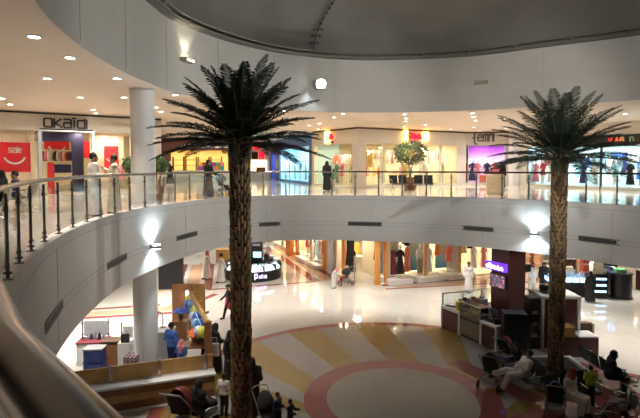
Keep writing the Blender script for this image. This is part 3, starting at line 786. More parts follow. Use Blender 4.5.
rack('clothes_rail', 'clothes rail in the corner shop side window', BL, bl(313.5), bl(350), -2.0, 2.41)
m_sy = M('sign_amber', (1,.65,.1), .4, emit=7, ecol=(1,.62,.10)); m_sr = M('sign_red', (.9,.01,.03), .4, emit=1.6, ecol=(1,.01,.03))
def du_sign(label, fr, x0, x1, x2, x3, y0, y1, txt, small):
    t = thing('shop_sign', label, 'shop sign', (0,0,0)); mb = MB()
    a, zt = fr.sz(x0, y0); b, zb = fr.sz(x1, y1); fr.box(mb, a, b, zb, zt, .03, .15); mb.build('light_box', m_sy, t, bevel=.03)
    if x3: c, _ = fr.sz(x2, y0); d, _ = fr.sz(x3, y1); mb = MB(); fr.box(mb, c, d, zb+.12, zt-.08, .03, .15); mb.build('light_box', m_sy, t, bevel=.03)
    mb = MB(); letters(mb, txt, fr.p(b+.04, zb+.32, .12), fr.u, (0,0,1), .42, .03, .34, .10); mb.build('red_script', m_sr, t)
    mb = MB(); letters(mb, small, fr.p(b+.25, zb+.0, .06), fr.u, (0,0,1), .13, .05, .25, .04); mb.build('small_script', m_sign, t); return t
du_sign('amber and red lit script sign over the corner shop front', BR, 402.6, 406.6, 422, 427, 130, 142.5, '213', '4143')
du_sign('amber and red lit script sign on the corner shop side wing', BL, 326, 330, 0, 0, 131.5, 143, '3', '14')
# ---------------------------------------------------------------- shop with purple window
CF = Fr((11.0,37.7), (15.6,36.6), G); cs = lambda x: CF.s_at(x)
front_wall('wall_purple_front', CF, 0, CF.L, 0, UP, [(cs(464.5), cs(504), .18, 3.0)])
mb = MB(); CF.box(mb, 0, CF.L, UP-.12, UP-.02, 0, .06); struct('trim_9', mb, MATS['brown_line'])
m_pw = blend_mat('purple_backdrop', (.80,.62,.80), (.30,.06,.50), 2, 1.5, 2.6)
mb = MB(); mb.box((0,0,1.5), (3.6,.05,3.0)); o = struct('wall_purple_backdrop', mb, m_pw); o.location = CF.p((cs(464.5)+cs(504))/2, 0, -2.2); o.rotation_euler.z = CF.rz
shop_room('wall_purple_shop', CF, .2, CF.L-.1, 3.1, 2.4, m_whitelac, light=130, lcol=(1,.82,1)); pane('window_9', CF, cs(464.5), cs(504), .18, 3.0)
shop_sign('dark grey handwritten style shop sign over the purple window', CF, 'femni', cs(473), 3.28, .52, M('sign_grey', (.12,.12,.12), .4), .16, .20)
for lab, px, st, c, z in (('red gowned mannequin at the left edge of the purple window',466.5,'long','red',.2),('navy gowned mannequin beside the red one in the purple window',473,'long','navy',.2),
        ('pink dressed mannequin in the middle of the purple window',478,'short','pink',.2),('navy dressed mannequin in the middle of the purple window',488,'short','navy',.2),('coral gowned mannequin at the right of the purple window',496,'long','coral',.2)):
    mannequin(lab, CF.p(cs(px), z, -.9), CF.rz, st, c, 'mannequins of the purple window', 1.)
for i in range(3):
    s, z = CF.sz(466+i*9, 159, -1.9); s2, z2 = CF.sz(473+i*9, 169, -1.9); mb = MB(); CF.box(mb, s, s2, z2, z, -2.0, -1.95)
    for k in range(3): mb.ball(CF.p(s+.15+.15*k, z2+.18, -1.94), (.08,.02,.08), 8, 1)
    tag(mb.build('picture_board', [m_whitelac, cloth('pink')]), ('left','middle','right')[i]+' white picture panel on the backdrop of the purple window', 'panel', 'white panels in the purple window')
s = cs(484); mb = MB(); mb.box((0,0,.25), (.55,.4,.5)); mb.box((0,0,.52), (.6,.45,.05)); tag(mb.build('display_box', cloth('coral'), None, loc=CF.p(s, .19, -.5), rz=CF.rz), 'low coral box on the floor of the purple window', 'box')
# white pillar and blue-white shop at the right
mb = MB(); mb.box((14.2,36.0,(G+CU)/2), (1.0,.8,CU-G)); struct('column_4', mb, m_col)
DF = Fr((14.5,35.0), (18.6,27.0), G); ds = lambda x: DF.s_at(x)
front_wall('wall_right_front', DF, -.6, DF.L+4, 0, UP, [(ds(526), ds(556), .2, 2.75), (ds(567), DF.L+3.5, .2, 2.62)])
shop_room('wall_right_shop', DF, 0, DF.L+3.7, 3.0, 3.5, M('icy_wall', (.70,.84,.88), .5), light=190, lcol=(.72,.93,1))
pane('window_10', DF, ds(526), ds(556), .2, 2.75); pane('window_11', DF, ds(567), ds(600), .2, 2.62); pane('window_12', DF, ds(601), DF.L+3.5, .2, 2.62)
mb = MB(); DF.box(mb, ds(562), DF.L+3.9, 2.62, 3.25, 0, .12); DF.box(mb, ds(600), ds(601.2), 0, 2.65, -.1, .05); struct('trim_10', mb, M('dark_signband', (.02,.02,.02), .5))
t = thing('shop_sign', 'dark sign band lettered in red and orange half hidden by palm fronds', 'shop sign', (0,0,0))
for ch_, px, mt in (('V',609.5,M('letter_red', (.7,.03,.02), .4, emit=.35, ecol=(1,.03,.02))),('A',616,M('letter_orange', (.9,.15,.03), .4, emit=.5)),('G',621,M('letter_gold', (.8,.45,.15), .4, emit=.25)),('D',631,M('letter_green', (.3,.4,.25), .4, emit=.06))):
    mb = MB(); letters(mb, ch_, DF.p(ds(px), 2.80, .16), DF.u, (0,0,1), .27, .1, .22, .05); mb.build('letter', mt, t)
for i, px in enumerate((529,536,544,552)):
    mannequin(('pink and red dressed mannequin at the left end','red dressed mannequin second from the left','white dressed mannequin third from the left','coral dressed mannequin next to the palm trunk')[i]+' of the pink lit window',
       DF.p(ds(px), .22, -.7), DF.rz, 'short' if i % 2 else 'long', ('pink','red','white','coral')[i], 'mannequins of the pink lit window', .95)
    s, z = DF.sz(px+3, 152, -1.4); garment(('red','pink','coral','white')[i]+' garment hung in the pink lit window', DF.p(s, z, -1.4), DF.rz, 'frock', ('red','pink','coral','white')[i], 'garments in the pink lit window')
for i in range(14):
    px = 570+i*5.2; s, z = DF.sz(px, 152+(i % 2)*5, -1.6); garment(('navy','aqua','white','blue','grey')[i % 5]+' garment hung in the icy blue shop window', DF.p(s, z, -1.6-.3*(i % 3)), DF.rz+.2, ('shirt','gown','shirt')[i % 3], ('navy','aqua','white','blue','grey')[i % 5], 'garments in the icy blue shop')
for i, px in enumerate((575,588,607,622,634)):
    mannequin(('navy','white','aqua','black','white')[i]+' dressed mannequin in the icy blue window, '+('first','second','third','fourth','fifth')[i]+' from the palm trunk', DF.p(ds(px), .22, -.8), DF.rz, ('long','short','short','long','top')[i], ('navy','white','aqua','black','white')[i], 'mannequins of the icy blue window', .9, 'navy')
# ---------------------------------------------------------------- shops down the corridor
EF = Fr((-4.4,50.0), (-.6,38.2), G); es = lambda x: EF.s_at(x)
m_bluef = M('blue_front', (.06,.16,.42), .4)
front_wall('wall_blue_front', EF, -.3, EF.L, 0, UP, [(es(279.5), es(309), .2, 3.0)], mat=m_bluef)
shop_room('wall_blue_shop', EF, .1, EF.L-.2, 3.2, 2.2, M('pale_cyan', (.55,.80,.90), .5), light=230, lcol=(.62,.90,1))
pane('window_13', EF, es(279.5), es(309), .2, 3.0)
for i, px in enumerate((283,288,293,298,303)):
    mannequin(('first','second','third','fourth','fifth')[i]+' mannequin from the palm side in the blue framed window', EF.p(es(px), .22, -.7), EF.rz, 'top', ('white','white','blue','white','aqua')[i], 'mannequins of the blue framed window', 1., ('white','aqua')[i % 2])
FFr = Fr((-7.5,54.0), (-4.5,54.0), G); fs = lambda x: FFr.s_at(x)
front_wall('wall_far_front', FFr, -1.5, 3.4, 0, UP, [(fs(270), fs(278), 0, 2.9)], mat=m_whitelac)
mb = MB(); a, zt = FFr.sz(253, 144); b, zb = FFr.sz(263, 150); mb.ball(FFr.p((a+b)/2, (zt+zb)/2, .1), (.55,.08,.32), 14); 
tag(mb.build('round_sign', m_sr), 'round red lit sign on the white shop front behind the big palm', 'shop sign')
for x0, x1, mt, lb in ((252,258,m_black,'black picture panel below the round red sign'),(259,264.5,m_sr,'red picture panel below the round red sign')):
    mb = MB(); a, zt = FFr.sz(x0, 152); b, zb = FFr.sz(x1, 159); FFr.box(mb, a, b, zb, zt, .02, .07); tag(mb.build('wall_print', mt), lb, 'panel')
mb = MB(); a, zt = FFr.sz(251, 160); b, zb = FFr.sz(267, 171); FFr.box(mb, a, b, zb, zt, .01, .05); struct('window_14', mb, M('lit_counter', (1,.85,.55), .5, emit=1.6, ecol=(1,.82,.5)))
for i, x in enumerate((258,261,264)):
    mb = MB(); a, z = FFr.sz(x, 168, .3); mb.lathe([(.06,0),(.16,.1),(.20,.35),(.15,.55),(.08,.6)], FFr.p(a, z-.5, .35), 12)
    tag(mb.build('vase', cloth('brown'), None, smooth=True), 'dark round vase on the lit counter of the white shop', 'vase', 'vases on the lit counter')
mb = MB(); a, z = FFr.sz(251, 172, .3); b, z2 = FFr.sz(268, 172, .3); FFr.box(mb, a, b, 0, z, .15, .55); tag(mb.build('shop_counter', m_whitelac), 'white counter below the lit window of the white shop', 'counter')
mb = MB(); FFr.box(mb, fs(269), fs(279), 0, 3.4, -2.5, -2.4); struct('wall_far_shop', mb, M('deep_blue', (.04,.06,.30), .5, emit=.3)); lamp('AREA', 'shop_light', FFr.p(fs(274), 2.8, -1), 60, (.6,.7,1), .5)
GF = Fr((-14.6,45.5), (-7.9,45.5), G); gs = lambda x: GF.s_at(x)
front_wall('wall_brown_front', GF, -3, 6.9, 0, 4.0, [(gs(171), gs(228), .9, 2.85)], mat=M('brown_front', (.16,.06,.045), .5))
mb = MB(); GF.box(mb, -3, gs(231), 2.85, 3.75, 0, .25); struct('trim_11', mb, MATS['brown_front'])
shop_room('wall_brown_shop', GF, -2.9, 6.8, 3.3, 3.5, M('amber_wall', (.80,.55,.25), .6), light=190, lcol=(1,.78,.42))
mb = MB(); letters(mb, '4142 1431 24 313', GF.p(gs(182), 3.12, .29), GF.u, (0,0,1), .36, .05, .2, .04); tag(mb.build('shop_sign', M('sign_white', (.8,.75,.7), .4, emit=.35)), 'white joined script on the dark brown shop band left of the palm', 'shop sign')
mb = MB(); GF.box(mb, gs(168), gs(231), 0, 1.0, .25, .8); GF.box(mb, gs(168), gs(231), 1.0, 1.06, .2, .85); tag(mb.build('shop_counter', M('glass_counter', (.55,.60,.55), .2)), 'long pale counter below the amber lit brown shop', 'counter')
bc = ['purple','blue','green','pink','orange','teal','yellow','red','blue','purple','green','pink']
for i in range(12):
    px = 202+(i % 6)*4.2; zz = 1.07+.36*(i//6); mb = MB(); mb.box((0,0,.17), (.33,.25,.34)); mb.box((0,-.0,.35), (.35,.27,.02))
    tag(mb.build('gift_box', cloth(bc[i]), None, loc=GF.p(gs(px), zz, .5)), bc[i]+' gift box in the '+('lower' if i < 6 else 'upper')+' row of boxes on the brown shop counter', 'box', 'coloured boxes on the brown shop counter')
for i in range(4):
    t = thing('display_shelf', ('first','second','third','fourth')[i]+' dark shelf unit from the column inside the amber lit brown shop', 'shelf', GF.p(gs(174+i*13), .013, -1.5), 0, 'shelf units of the brown shop')
    mb = MB()
    for x in (-.5,.5): mb.box((x,0,1.15), (.06,.4,2.3))
    mb.build('side_panel', cloth('brown'), t)
    for z in (.5,1.0,1.5,2.0): MB().box((0,0,z), (1.0,.4,.05)).build('shelf', cloth('brown'), t)
# ---------------------------------------------------------------- ground storey shops
m_or = M('orange_jamb', (.70,.28,.06), .45); 
KR = Fr((3.4,29.7), (13.0,33.3), 0); kr = lambda x: KR.s_at(x)
KE = Fr((1.35,30.6), (3.4,29.7), 0); KL = Fr((-4.6,46.0), (.5,33.5), 0); kl = lambda x: KL.s_at(x)
GW = [(386,406),(409.5,427),(432,441),(442.5,463)]
Wd = [(387.5,425.5),(430.5,457.5),(461,492)]
front_wall('wall_ground_front', KR, 0, KR.L+0, 0, CL, [(kr(a), kr(b), .05, 3.1) for a, b in ((378.5,386),(387.5,425),(427,459.5),(462,494))], mat=m_cream)
shop_room('wall_ground_shop', KR, 1.0, KR.L-.2, 3.4, 4.0, m_cream, light=170, lcol=(1,.84,.58))
mb = MB(); 
for fr_, s in ((KE,-.0),(KE,KE.L-.12),(KR,.02)): fr_.box(mb, s, s+.18, 0, CL, -.2, .06)
for px in (378,386.5,426,460.8): KR.box(mb, kr(px)-.07, kr(px)+.07, 0, CL, -.15, .05)
struct('trim_12', mb, m_or)
m_sea = blend_mat('sea_backdrop', (.10,.38,.66), (.72,.80,.66), 2, .2, 2.3)
WIN = [(388,405.5,0),(408,425,0)]
wl = ['left','middle','right']
for i, (a, b) in enumerate(((387.5,406),(409,425.5),(429.5,441.5),(443.5,459),(463,477),(479,493))):
    pass
for i, (a, b) in enumerate(((388,408),(415.5,439),(446,470))):   # three backdrops between dark cloth strips
    s0, s1 = kr(a), kr(b); mb = MB(); mb.box((0,0,1.55), (s1-s0,.05,2.7)); o = struct('wall_backdrop_%s' % wl[i], mb, m_sea); o.location = KR.p((s0+s1)/2, .25, -1.1); o.rotation_euler.z = KR.rz
    mb = MB(); KR.box(mb, s0-.1, s1+.1, .01, .32, -1.2, .55); tag(mb.build('window_plinth', m_whitelac, bevel=.02), 'white plinth under the '+wl[i]+' sea blue window display', 'plinth', 'white plinths of the ground floor windows')
    mb = MB(); mb.ball((0,0,0), (.42,.03,.36), 16); tag(mb.build('paper_disc', (cloth('cream'),cloth('orange'),cloth('cream'))[i], None, loc=KR.p(s0+(s1-s0)*.45, 2.85, -1.0), rz=KR.rz), 'round paper disc high in the '+wl[i]+' sea blue display', 'paper disc')
    mb = MB(); mb.ball((0,0,0), (.24,.03,.24), 16); tag(mb.build('paper_disc', cloth('orange'), None, loc=KR.p(s0+(s1-s0)*.16, 2.6, -.95), rz=KR.rz), 'small orange paper disc in the '+wl[i]+' sea blue display', 'paper disc')
MAN = [(396.5,'long','maroon','maroon gowned mannequin in the left sea blue display'),(404.5,'long','black','black gowned mannequin in the left sea blue display'),
       (424.5,'top','white','mannequin in white top and khaki trousers in the middle display'),(433,'long','white','white gowned mannequin in the middle sea blue display'),
       (454,'short','coral','coral patterned dress mannequin in the right sea blue display'),(461,'long','white','white gowned mannequin in the right sea blue display')]
for px in (393,401,420,434,450,464): lamp('AREA', 'window_light', KR.p(kr(px), 3.55, -.35), 38, (1,.92,.80), .4)
for px, st, c, lab in MAN: mannequin(lab, KR.p(kr(px), .325, -.45), KR.rz, st, c, 'mannequins of the sea blue displays', 1.1)
for px, c, k, lab in ((381.5,'black','gown','black gown hung left of the maroon mannequin'),(411.5,'black','shirt','black top hung between left and middle displays'),(412,'coral','gown','patterned coral gown hung below the black top'),
        (443,'orange','gown','orange gown hung between middle and right displays'),(476,'black','coat','black coat hung right of the right display'),(469.5,'beige','gown','beige gown hung just left of the black coat')):
    garment(lab, KR.p(kr(px), 3.0 if k != 'gown' or px != 412 else 2.1, -.5), KR.rz+.2, k, c, 'garments between the sea blue displays', 1.15)
for i, px in enumerate((479.5,490)): mannequin(('white','pink')[i]+' gowned mannequin '+('left','right')[i]+' of pair just left of the maroon pillar', KR.p(kr(px), .3, -.5), KR.rz, 'long', ('white','pink')[i], 'mannequins beside the maroon pillar', 1.0)
# open entrance with rails of clothes inside
mb = MB(); mb.span(1.1,3.9,36.5,36.6,0,CL); mb.span(1.0,1.08,30.9,36.6,0,CL); struct('wall_entrance', mb, m_cream)
for x, y in ((1.6,33),(2.6,34.5)): lamp('AREA', 'shop_light', (x,y,CL-.2), 75, (1,.86,.64), .5)
for i in range(9):
    garment(pal[i]+' garment in the '+('upper','lower')[i % 2]+' row inside the ground floor entrance', (1.3+i*.28, 36.2, 2.5-.9*(i % 2)), .2, ('shirt','frock')[i % 2], pal[i], 'garments inside the ground floor entrance')
garment('long black gown hung at the left of the ground floor entrance', (1.95,31.8,2.6), .3, 'gown', 'black', 'black gowns at the ground floor entrance', 1.35)
t = thing('display_table', 'cream display table inside the ground floor entrance', 'table', (2.75,34.6,0))
MB().box((0,0,.86), (1.3,.7,.06)).build('tabletop', m_whitelac, t)
for sx in (-1,1):
    for sy in (-1,1): MB().box((sx*.58,sy*.28,.415), (.06,.06,.83)).build('leg', m_chrome, t)
t = thing('security_gate', 'slim steel security gate standing in the ground floor entrance', 'security gate', (2.15,31.0,0)); MB().box((0,0,.75), (.06,.35,1.5)).build('panel', m_steel, t, bevel=.02); MB().box((0,0,.02), (.2,.5,.04)).build('base', m_steel, t)
# left wing of the ground storey shop running into the corridor
front_wall('wall_ground_wing', KL, -6, KL.L, 0, CL, [(kl(a), kl(b), .3, 3.1) for a, b in ((271,281),(283,296),(299,309.5),(312,324))], mat=m_cream)
shop_room('wall_wing_shop', KL, -5, KL.L-1.0, 3.3, 1.4, M('warm_wall', (.75,.60,.42), .6), light=170, lcol=(1,.82,.58))
mb = MB()
for px in (297.5,325): KL.box(mb, kl(px)-.2, kl(px)+.2, 0, CL, -.1, .12)
for px in (293,): KL.box(mb, kl(px)-.7, kl(px)+.5, 0, 3.2, .12, .4)
struct('trim_13', mb, M('orange_post', (.85,.28,.05), .45))
for i, (a, b) in enumerate(((302,311),(314,323))):
    s0, s1 = kl(a), kl(b); mb = MB(); mb.box((0,0,1.4), (s1-s0,.05,2.6)); o = struct('wall_backdrop_wing_%s' % wl[i], mb, m_sea); o.location = KL.p((s0+s1)/2, .2, -1.0); o.rotation_euler.z = KL.rz
    mb = MB(); KL.box(mb, s0-.15, s1+.1, .01, .30, -.9, .55); tag(mb.build('window_plinth', m_whitelac, bevel=.02), 'white plinth of the '+('far','near')[i]+' window along the corridor side', 'plinth', 'white plinths of the corridor windows')
for px, st, c, lab in ((303.5,'short','red','red dressed mannequin in the far corridor window'),(309,'top','navy','navy dressed mannequin in the far corridor window'),(315.5,'long','cream','cream gowned mannequin in the near corridor window'),(319,'short','pink','pink dressed mannequin in the near corridor window'),(288,'long','grey','grey gowned mannequin farthest down the corridor window')):
    mannequin(lab, KL.p(kl(px), .31, -.35), KL.rz, st, c, 'mannequins of the corridor windows', 1.1)
# right-hand end of the ground storey: beauty hall back wall
RB = Fr((13.0,33.3), (26.0,31.0), 0); rb = lambda x: RB.s_at(x)
front_wall('wall_beauty_back', RB, 0, RB.L, 0, CL, [(rb(524), rb(562), 0.05, 3.0), (rb(565), rb(590), .9, 3.0), (rb(593), rb(611), .05, 3.0), (rb(615), rb(645), .05, 3.0)], mat=M('taupe_wall', (.55,.42,.30), .6))
shop_room('wall_beauty_shop', RB, .4, RB.L-.1, 3.3, 2.2, M('salmon_wall', (.75,.50,.36), .6), light=140, lcol=(1,.84,.66))
mb = MB(); RB.box(mb, rb(564), rb(589), 1.1, 2.95, -.4, -.34)
for k in range(9): mb.ball(RB.p(rb(566+k*2.6), 1.6+.9*random.random(), -.33), (.35,.02,.28), 8, 1+k % 2)
tag(mb.build('wall_picture', [M('salmon_print', (.72,.28,.14), .5), cloth('orange'), cloth('cream')]), 'orange abstract picture on the beauty hall back wall', 'picture')
for i in range(5):
    px = (528,548,599,619,640)[i]; t = thing('display_shelf', ('first','second','third','fourth','fifth')[i]+' tall shelf unit from the maroon pillar along the beauty hall back wall', 'shelf', RB.p(rb(px), .013, -1.3), RB.rz, 'shelf units of the beauty hall'); mb = MB()
    for x in (-.55,.55): mb.box((x,0,1.2), (.06,.4,2.4))
    mb.build('side_panel', m_wood, t)
    for z in (.4,.9,1.4,1.9,2.35): MB().box((0,0,z), (1.1,.4,.05)).build('shelf', m_whitelac, t)
# ---------------------------------------------------------------- ground floor furniture
m_maroon = M('maroon_laminate', (.085,.016,.016), .35, var=.12); m_dkwood = M('dark_wood', (.10,.05,.025), .45, var=.25)
m_ltwood = M('honey_wood', (.50,.29,.10), .4, var=.2, scale=3); m_brwood = M('brown_wood', (.26,.12,.05), .4, var=.2, scale=3)
m_lit = M('lit_counter_top', (.85,.93,1), .3, emit=1.6, ecol=(.85,.93,1)); m_bluelit = M('blue_lit_shelf', (.5,.75,1), .3, emit=2.2, ecol=(.40,.68,1))
m_screen = M('cyan_screen', (.3,.8,.85), .3, emit=1.6, ecol=(.35,.85,.9)); m_kg = glass_mat('case_glass', (.90,.95,.95), .8)
m_granite = M('speckled_stone', (.22,.19,.14), .35, var=.6, scale=60); m_marb = M('grey_fabric', (.25,.25,.26), .8)
# oval gadget kiosk
K0 = Vector((-4.35,32.1,0)); KRd = 1.85
t = thing('oval_kiosk', 'round black kiosk with glowing white display top on the far floor', 'kiosk', K0)
b = MB(); b.lathe([(KRd-.05,0),(KRd-.05,.08),(KRd,.1),(KRd,.62),(KRd-.06,.64)], n=56, cap=False); b.lathe([(KRd-.75,0),(KRd-.75,.95)], n=48, cap=False); b.build('base', m_black, t, smooth=True)
b = MB(); b.lathe([(KRd-.06,.64),(KRd-.10,.70),(KRd-.30,.92),(KRd-.75,.96)], n=56, cap=False); b.build('display_top', m_lit, t, smooth=True)
for k in range(12):
    a = 2*PI*k/12; b = MB(); b.box((KRd*.865*math.cos(a),KRd*.865*math.sin(a),.80), (.50,.07,.34), a); b.build('divider', m_black, t)
b = MB(); b.lathe([(KRd-.04,.63),(KRd-.04,1.02),(KRd-.7,1.03)], n=56, cap=False); b.build('glass_case', m_kg, t, smooth=True)
b = MB()
for ch_, an_, sz_, z_ in (('p',.20,.24,.28),('e',.34,.16,.25),('l',.42,.16,.25),('l',.47,.16,.25),('a',.53,.16,.25)):
    letters(b, ch_, ((KRd+.012)*math.sin(an_),-(KRd+.012)*math.cos(an_),z_), (math.cos(an_),math.sin(an_),0), (0,0,1), sz_, .1, .26, .03)
b.build('lettering', M('lilac_letters', (.6,.5,.9), .4, emit=1.4, ecol=(.62,.55,1)), t)
t = thing('kiosk_tower', 'black display tower standing inside the round kiosk', 'display tower', K0+Vector((.25,.25,0)))
b = MB(); b.box((0,0,1.2), (.75,.6,2.4)); b.build('cabinet', m_black, t, bevel=.02)
b = MB(); b.box((.05,-.32,1.42), (.52,.03,.36)); b.build('screen', m_screen, t); b = MB(); b.box((0,-.31,2.05), (.5,.02,.14)); b.build('nameplate', M('plate_grey', (.3,.3,.4), .4, emit=.3), t)
t = thing('kiosk_counter', 'sloping black inner counter at the right of the kiosk tower', 'counter', K0+Vector((.95,.1,0)))
b = MB(); b.prism([(-.2,-.5),(.35,-.35),(.35,.5),(-.2,.6)], 0, 1.15); b.prism([(-.2,-.4),(.1,-.3),(.1,.4),(-.2,.5)], 1.15, 1.45); b.build('cabinet', m_black, t, bevel=.02)
for i in range(26):
    a = -PI*.98+PI*1.15*i/25; r = KRd-.42; mb = MB(); mb.box((0,0,.045), (.12,.08,.09)); mb.box((0,-.005,.095), (.09,.06,.012))
    tag(mb.build('gadget_box', (cloth('white'),cloth('black'),cloth('aqua'),cloth('grey'))[i % 4], None, loc=K0+Vector((r*math.cos(a)*.97,r*math.sin(a)*.97,.955)), rz=a+PI/2), 'small gadget box in a row on the glowing kiosk top', 'box', 'gadget boxes on the round kiosk')
for i, (x, y, h) in enumerate(((263.5,264,1.25),(271.5,262.5,1.35))):
    p = at(x, y, 0); t = thing('glass_pedestal', ('left','right')[i]+' of the two clear display pedestals behind the round kiosk', 'pedestal', p, .3, 'clear pedestals behind the round kiosk')
    for sx in (-1,1):
        for sy in (-1,1): MB().box((sx*.28,sy*.28,h/2), (.04,.04,h)).build('leg', M('pale_blue_frame', (.45,.60,.80), .3), t)
    MB().box((0,0,h+.02), (.66,.66,.04)).build('top', M('pale_blue_frame'), t); MB().box((0,0,.5), (.58,.58,.03)).build('shelf', M('pale_blue_frame'), t)
p = at(260, 257, 0); mb = MB(); mb.box((0,0,.7), (.8,.5,.05)); mb.box((0,0,.35), (.1,.1,.66)); mb.box((0,0,.02), (.5,.4,.04)); mb.ball((0,0,.85), (.28,.18,.16), 12)
tag(mb.build('side_table', m_dkwood, None, loc=p), 'small dark pedestal table with a cushion beyond the round kiosk', 'table')
p = at(228, 262, 0); mb = MB(); mb.box((0,0,.45), (1.6,.6,.9)); mb.box((0,0,.94), (1.7,.7,.08)); mb.box((0,-.31,.55), (1.4,.02,.35)); tag(mb.build('counter', m_ltwood, None, loc=p), 'light wood counter behind the palm trunk by the white robed men', 'counter')
# black block in the left corridor
a = at(165, 292, 0); t = thing('black_booth', 'tall plain black booth at the left end of the far floor', 'booth', a+Vector((.15,.75,0)), .22)
MB().box((0,0,1.55), (1.35,1.1,3.1)).build('cabinet', M('booth_black', (.010,.010,.012), .6), t, bevel=.02); MB().box((0,0,.05), (1.42,1.16,.10)).build('plinth', cloth('beige'), t)
# long wooden counter, front left
W0 = Vector((-7.6,13.69,0)); W1 = Vector((-3.3,15.27,0)); wu = (W1-W0).normalized(); wrz = math.atan2(wu.y, wu.x); wL = (W1-W0).length; wm = (W0+W1)/2
t = thing('striped_counter', 'long wooden striped counter with white ledge at the lower left', 'counter', wm, wrz)
cols_ = [m_brwood, m_ltwood]
b = MB()
for k in range(3):
    b.box((0,0,.14+.22*k), (wL,.30,.215), 0, k % 2)
b.box((0,.03,.03), (wL-.1,.2,.05), 0, 0); b.build('striped_front', [m_brwood, m_ltwood], t)
b = MB(); b.box((0,.02,.74), (wL+.06,.56,.07)); b.box((0,-.15,.02), (wL+.02,.3,.035)); b.build('ledge', m_whitelac, t, bevel=.01)
b = MB(); b.box((0,.22,1.00), (wL,.05,.44)); b.build('screen_board', m_ltwood, t)
for k in range(4):
    x = -wL/2+.25+k*(wL-.5)/3; b = MB(); b.box((x,.16,1.02), (.05,.03,.56)); b.box((x+.05,.16,1.02), (.015,.03,.56)); b.box((x+.02,.16,.79), (.12,.08,.02)); b.build('post', m_steel, t)
# goods behind it
def at_d(x, y, d): q = atd(x, y, d); return Vector((q.x, q.y, 0)), q.z
p, _ = at_d(94, 340, 17.8)
t = thing('display_rack', 'white market table with an upright glass board, left of the column', 'display rack', p, .1)
b = MB(); b.box((0,0,.40), (1.0,.6,.8)); b.build('table', m_whitelac, t); b = MB(); b.box((0,0,.83), (1.05,.66,.05)); b.build('cloth_top', cloth('maroon'), t)
for sx in (-1,1): b = MB(); b.tube([(sx*.46,.2,.85),(sx*.46,.2,1.55)], .02, 6); b.ball((sx*.46,.17,1.42), .04, 8); b.ball((sx*.46,.17,1.0), .04, 8); b.build('upright', m_black, t)
b = MB(); b.box((0,.22,1.2), (.84,.02,.55)); b.build('board', M('board_grey', (.50,.52,.54), .3), t)
for i in range(5):
    q = p+Vector((-.25+i*.14,.05,.856)); mb = MB(); h = (.14,.22,.30,.26,.18)[i]; mb.lathe([(.05,0),(.055,.02),(.05,h*.75),(.02,h*.85),(.02,h)], n=10); tag(mb.build('bottle', (cloth('grey'),cloth('navy'))[i % 2], None, loc=q, smooth=True), 'slim bottle standing before the upright board of the market table', 'bottle', 'bottles on the market table')
p, _ = at_d(95, 362, 16.9)
for i in range(2):
    t = thing('storage_box', ('lower','upper')[i]+' blue plastic box of the stack behind the striped counter', 'box', p+Vector((0,0,.46*i+.0)), .08, 'blue boxes behind the counter')
    b = MB(); b.box((0,0,.20), (.62,.45,.40)); b.build('body', M('box_blue', (.018,.035,.20), .5), t, bevel=.02); b = MB(); b.box((0,0,.43), (.66,.49,.05)); b.build('lid', M('grey_lid', (.28,.28,.30), .5) if i else M('box_blue'), t, bevel=.01)
p, _ = at_d(115, 360, 17.6); t = thing('low_cabinet', 'low dark brown cabinet between the market table and the round column', 'cabinet', p, .05)
MB().box((0,0,.45), (.78,.5,.9)).build('body', m_dkwood, t); MB().box((0,0,.92), (.84,.54,.05)).build('top', m_dkwood, t); MB().box((-.0,-.26,.45), (.7,.02,.75)).build('door', m_brwood, t)
p, _ = at_d(130, 345, 17.2); p.x -= .15; t = thing('display_rack', 'narrow white rack with a black bag just left of the column', 'display rack', p, 0)
MB().box((0,0,.5), (.42,.4,1.0)).build('table', m_whitelac, t)
b = MB(); b.tube([(-.17,.1,1.0),(-.17,.1,1.62)], .018, 6); b.ball((-.17,.08,1.6), .035, 8); b.ball((-.17,.08,1.3), .035, 8); b.build('upright', m_black, t)
b = MB(); b.box((.05,.1,1.3), (.34,.02,.4)); b.build('board', m_whitelac, t)
mb = MB(); mb.box((0,0,.14), (.26,.14,.28)); mb.tube([(-.08,0,.28),(-.06,0,.38),(.06,0,.38),(.08,0,.28)], .012, 6); tag(mb.build('handbag', cloth('black'), None, loc=p+Vector((.02,-.08,1.003))), 'black handbag standing on the narrow white rack', 'bag')
def plaid(name):
    m = bpy.data.materials.new(name); m.use_nodes = True; nt = m.node_tree; b = nt.nodes['Principled BSDF']; tc = nt.nodes.new('ShaderNodeTexCoord'); br = nt.nodes.new('ShaderNodeTexBrick')
    br.offset = 0; br.inputs['Scale'].default_value = 1; br.inputs['Brick Width'].default_value = .13; br.inputs['Row Height'].default_value = .13; br.inputs['Mortar Size'].default_value = .03
    br.inputs['Color1'].default_value = (.16,.02,.03,1); br.inputs['Color2'].default_value = (.22,.03,.05,1); br.inputs['Mortar'].default_value = (.45,.38,.40,1)
    mp = nt.nodes.new('ShaderNodeMapping'); mp.inputs['Rotation'].default_value = (PI/2,0,0); nt.links.new(tc.outputs['Object'], mp.inputs[0]); nt.links.new(mp.outputs[0], br.inputs['Vector']); nt.links.new(br.outputs['Color'], b.inputs['Base Color']); return m
p, _ = at_d(131.5, 358, 16.25); mb = MB(); mb.box((0,0,.42), (.42,.3,.84)); mb.tube([(-.12,0,.84),(-.1,0,.95),(.1,0,.95),(.12,0,.84)], .015, 6)
tag(mb.build('plaid_bag', plaid('plaid_cloth'), None, loc=p), 'tall red plaid bag standing at the foot of the round column', 'bag')
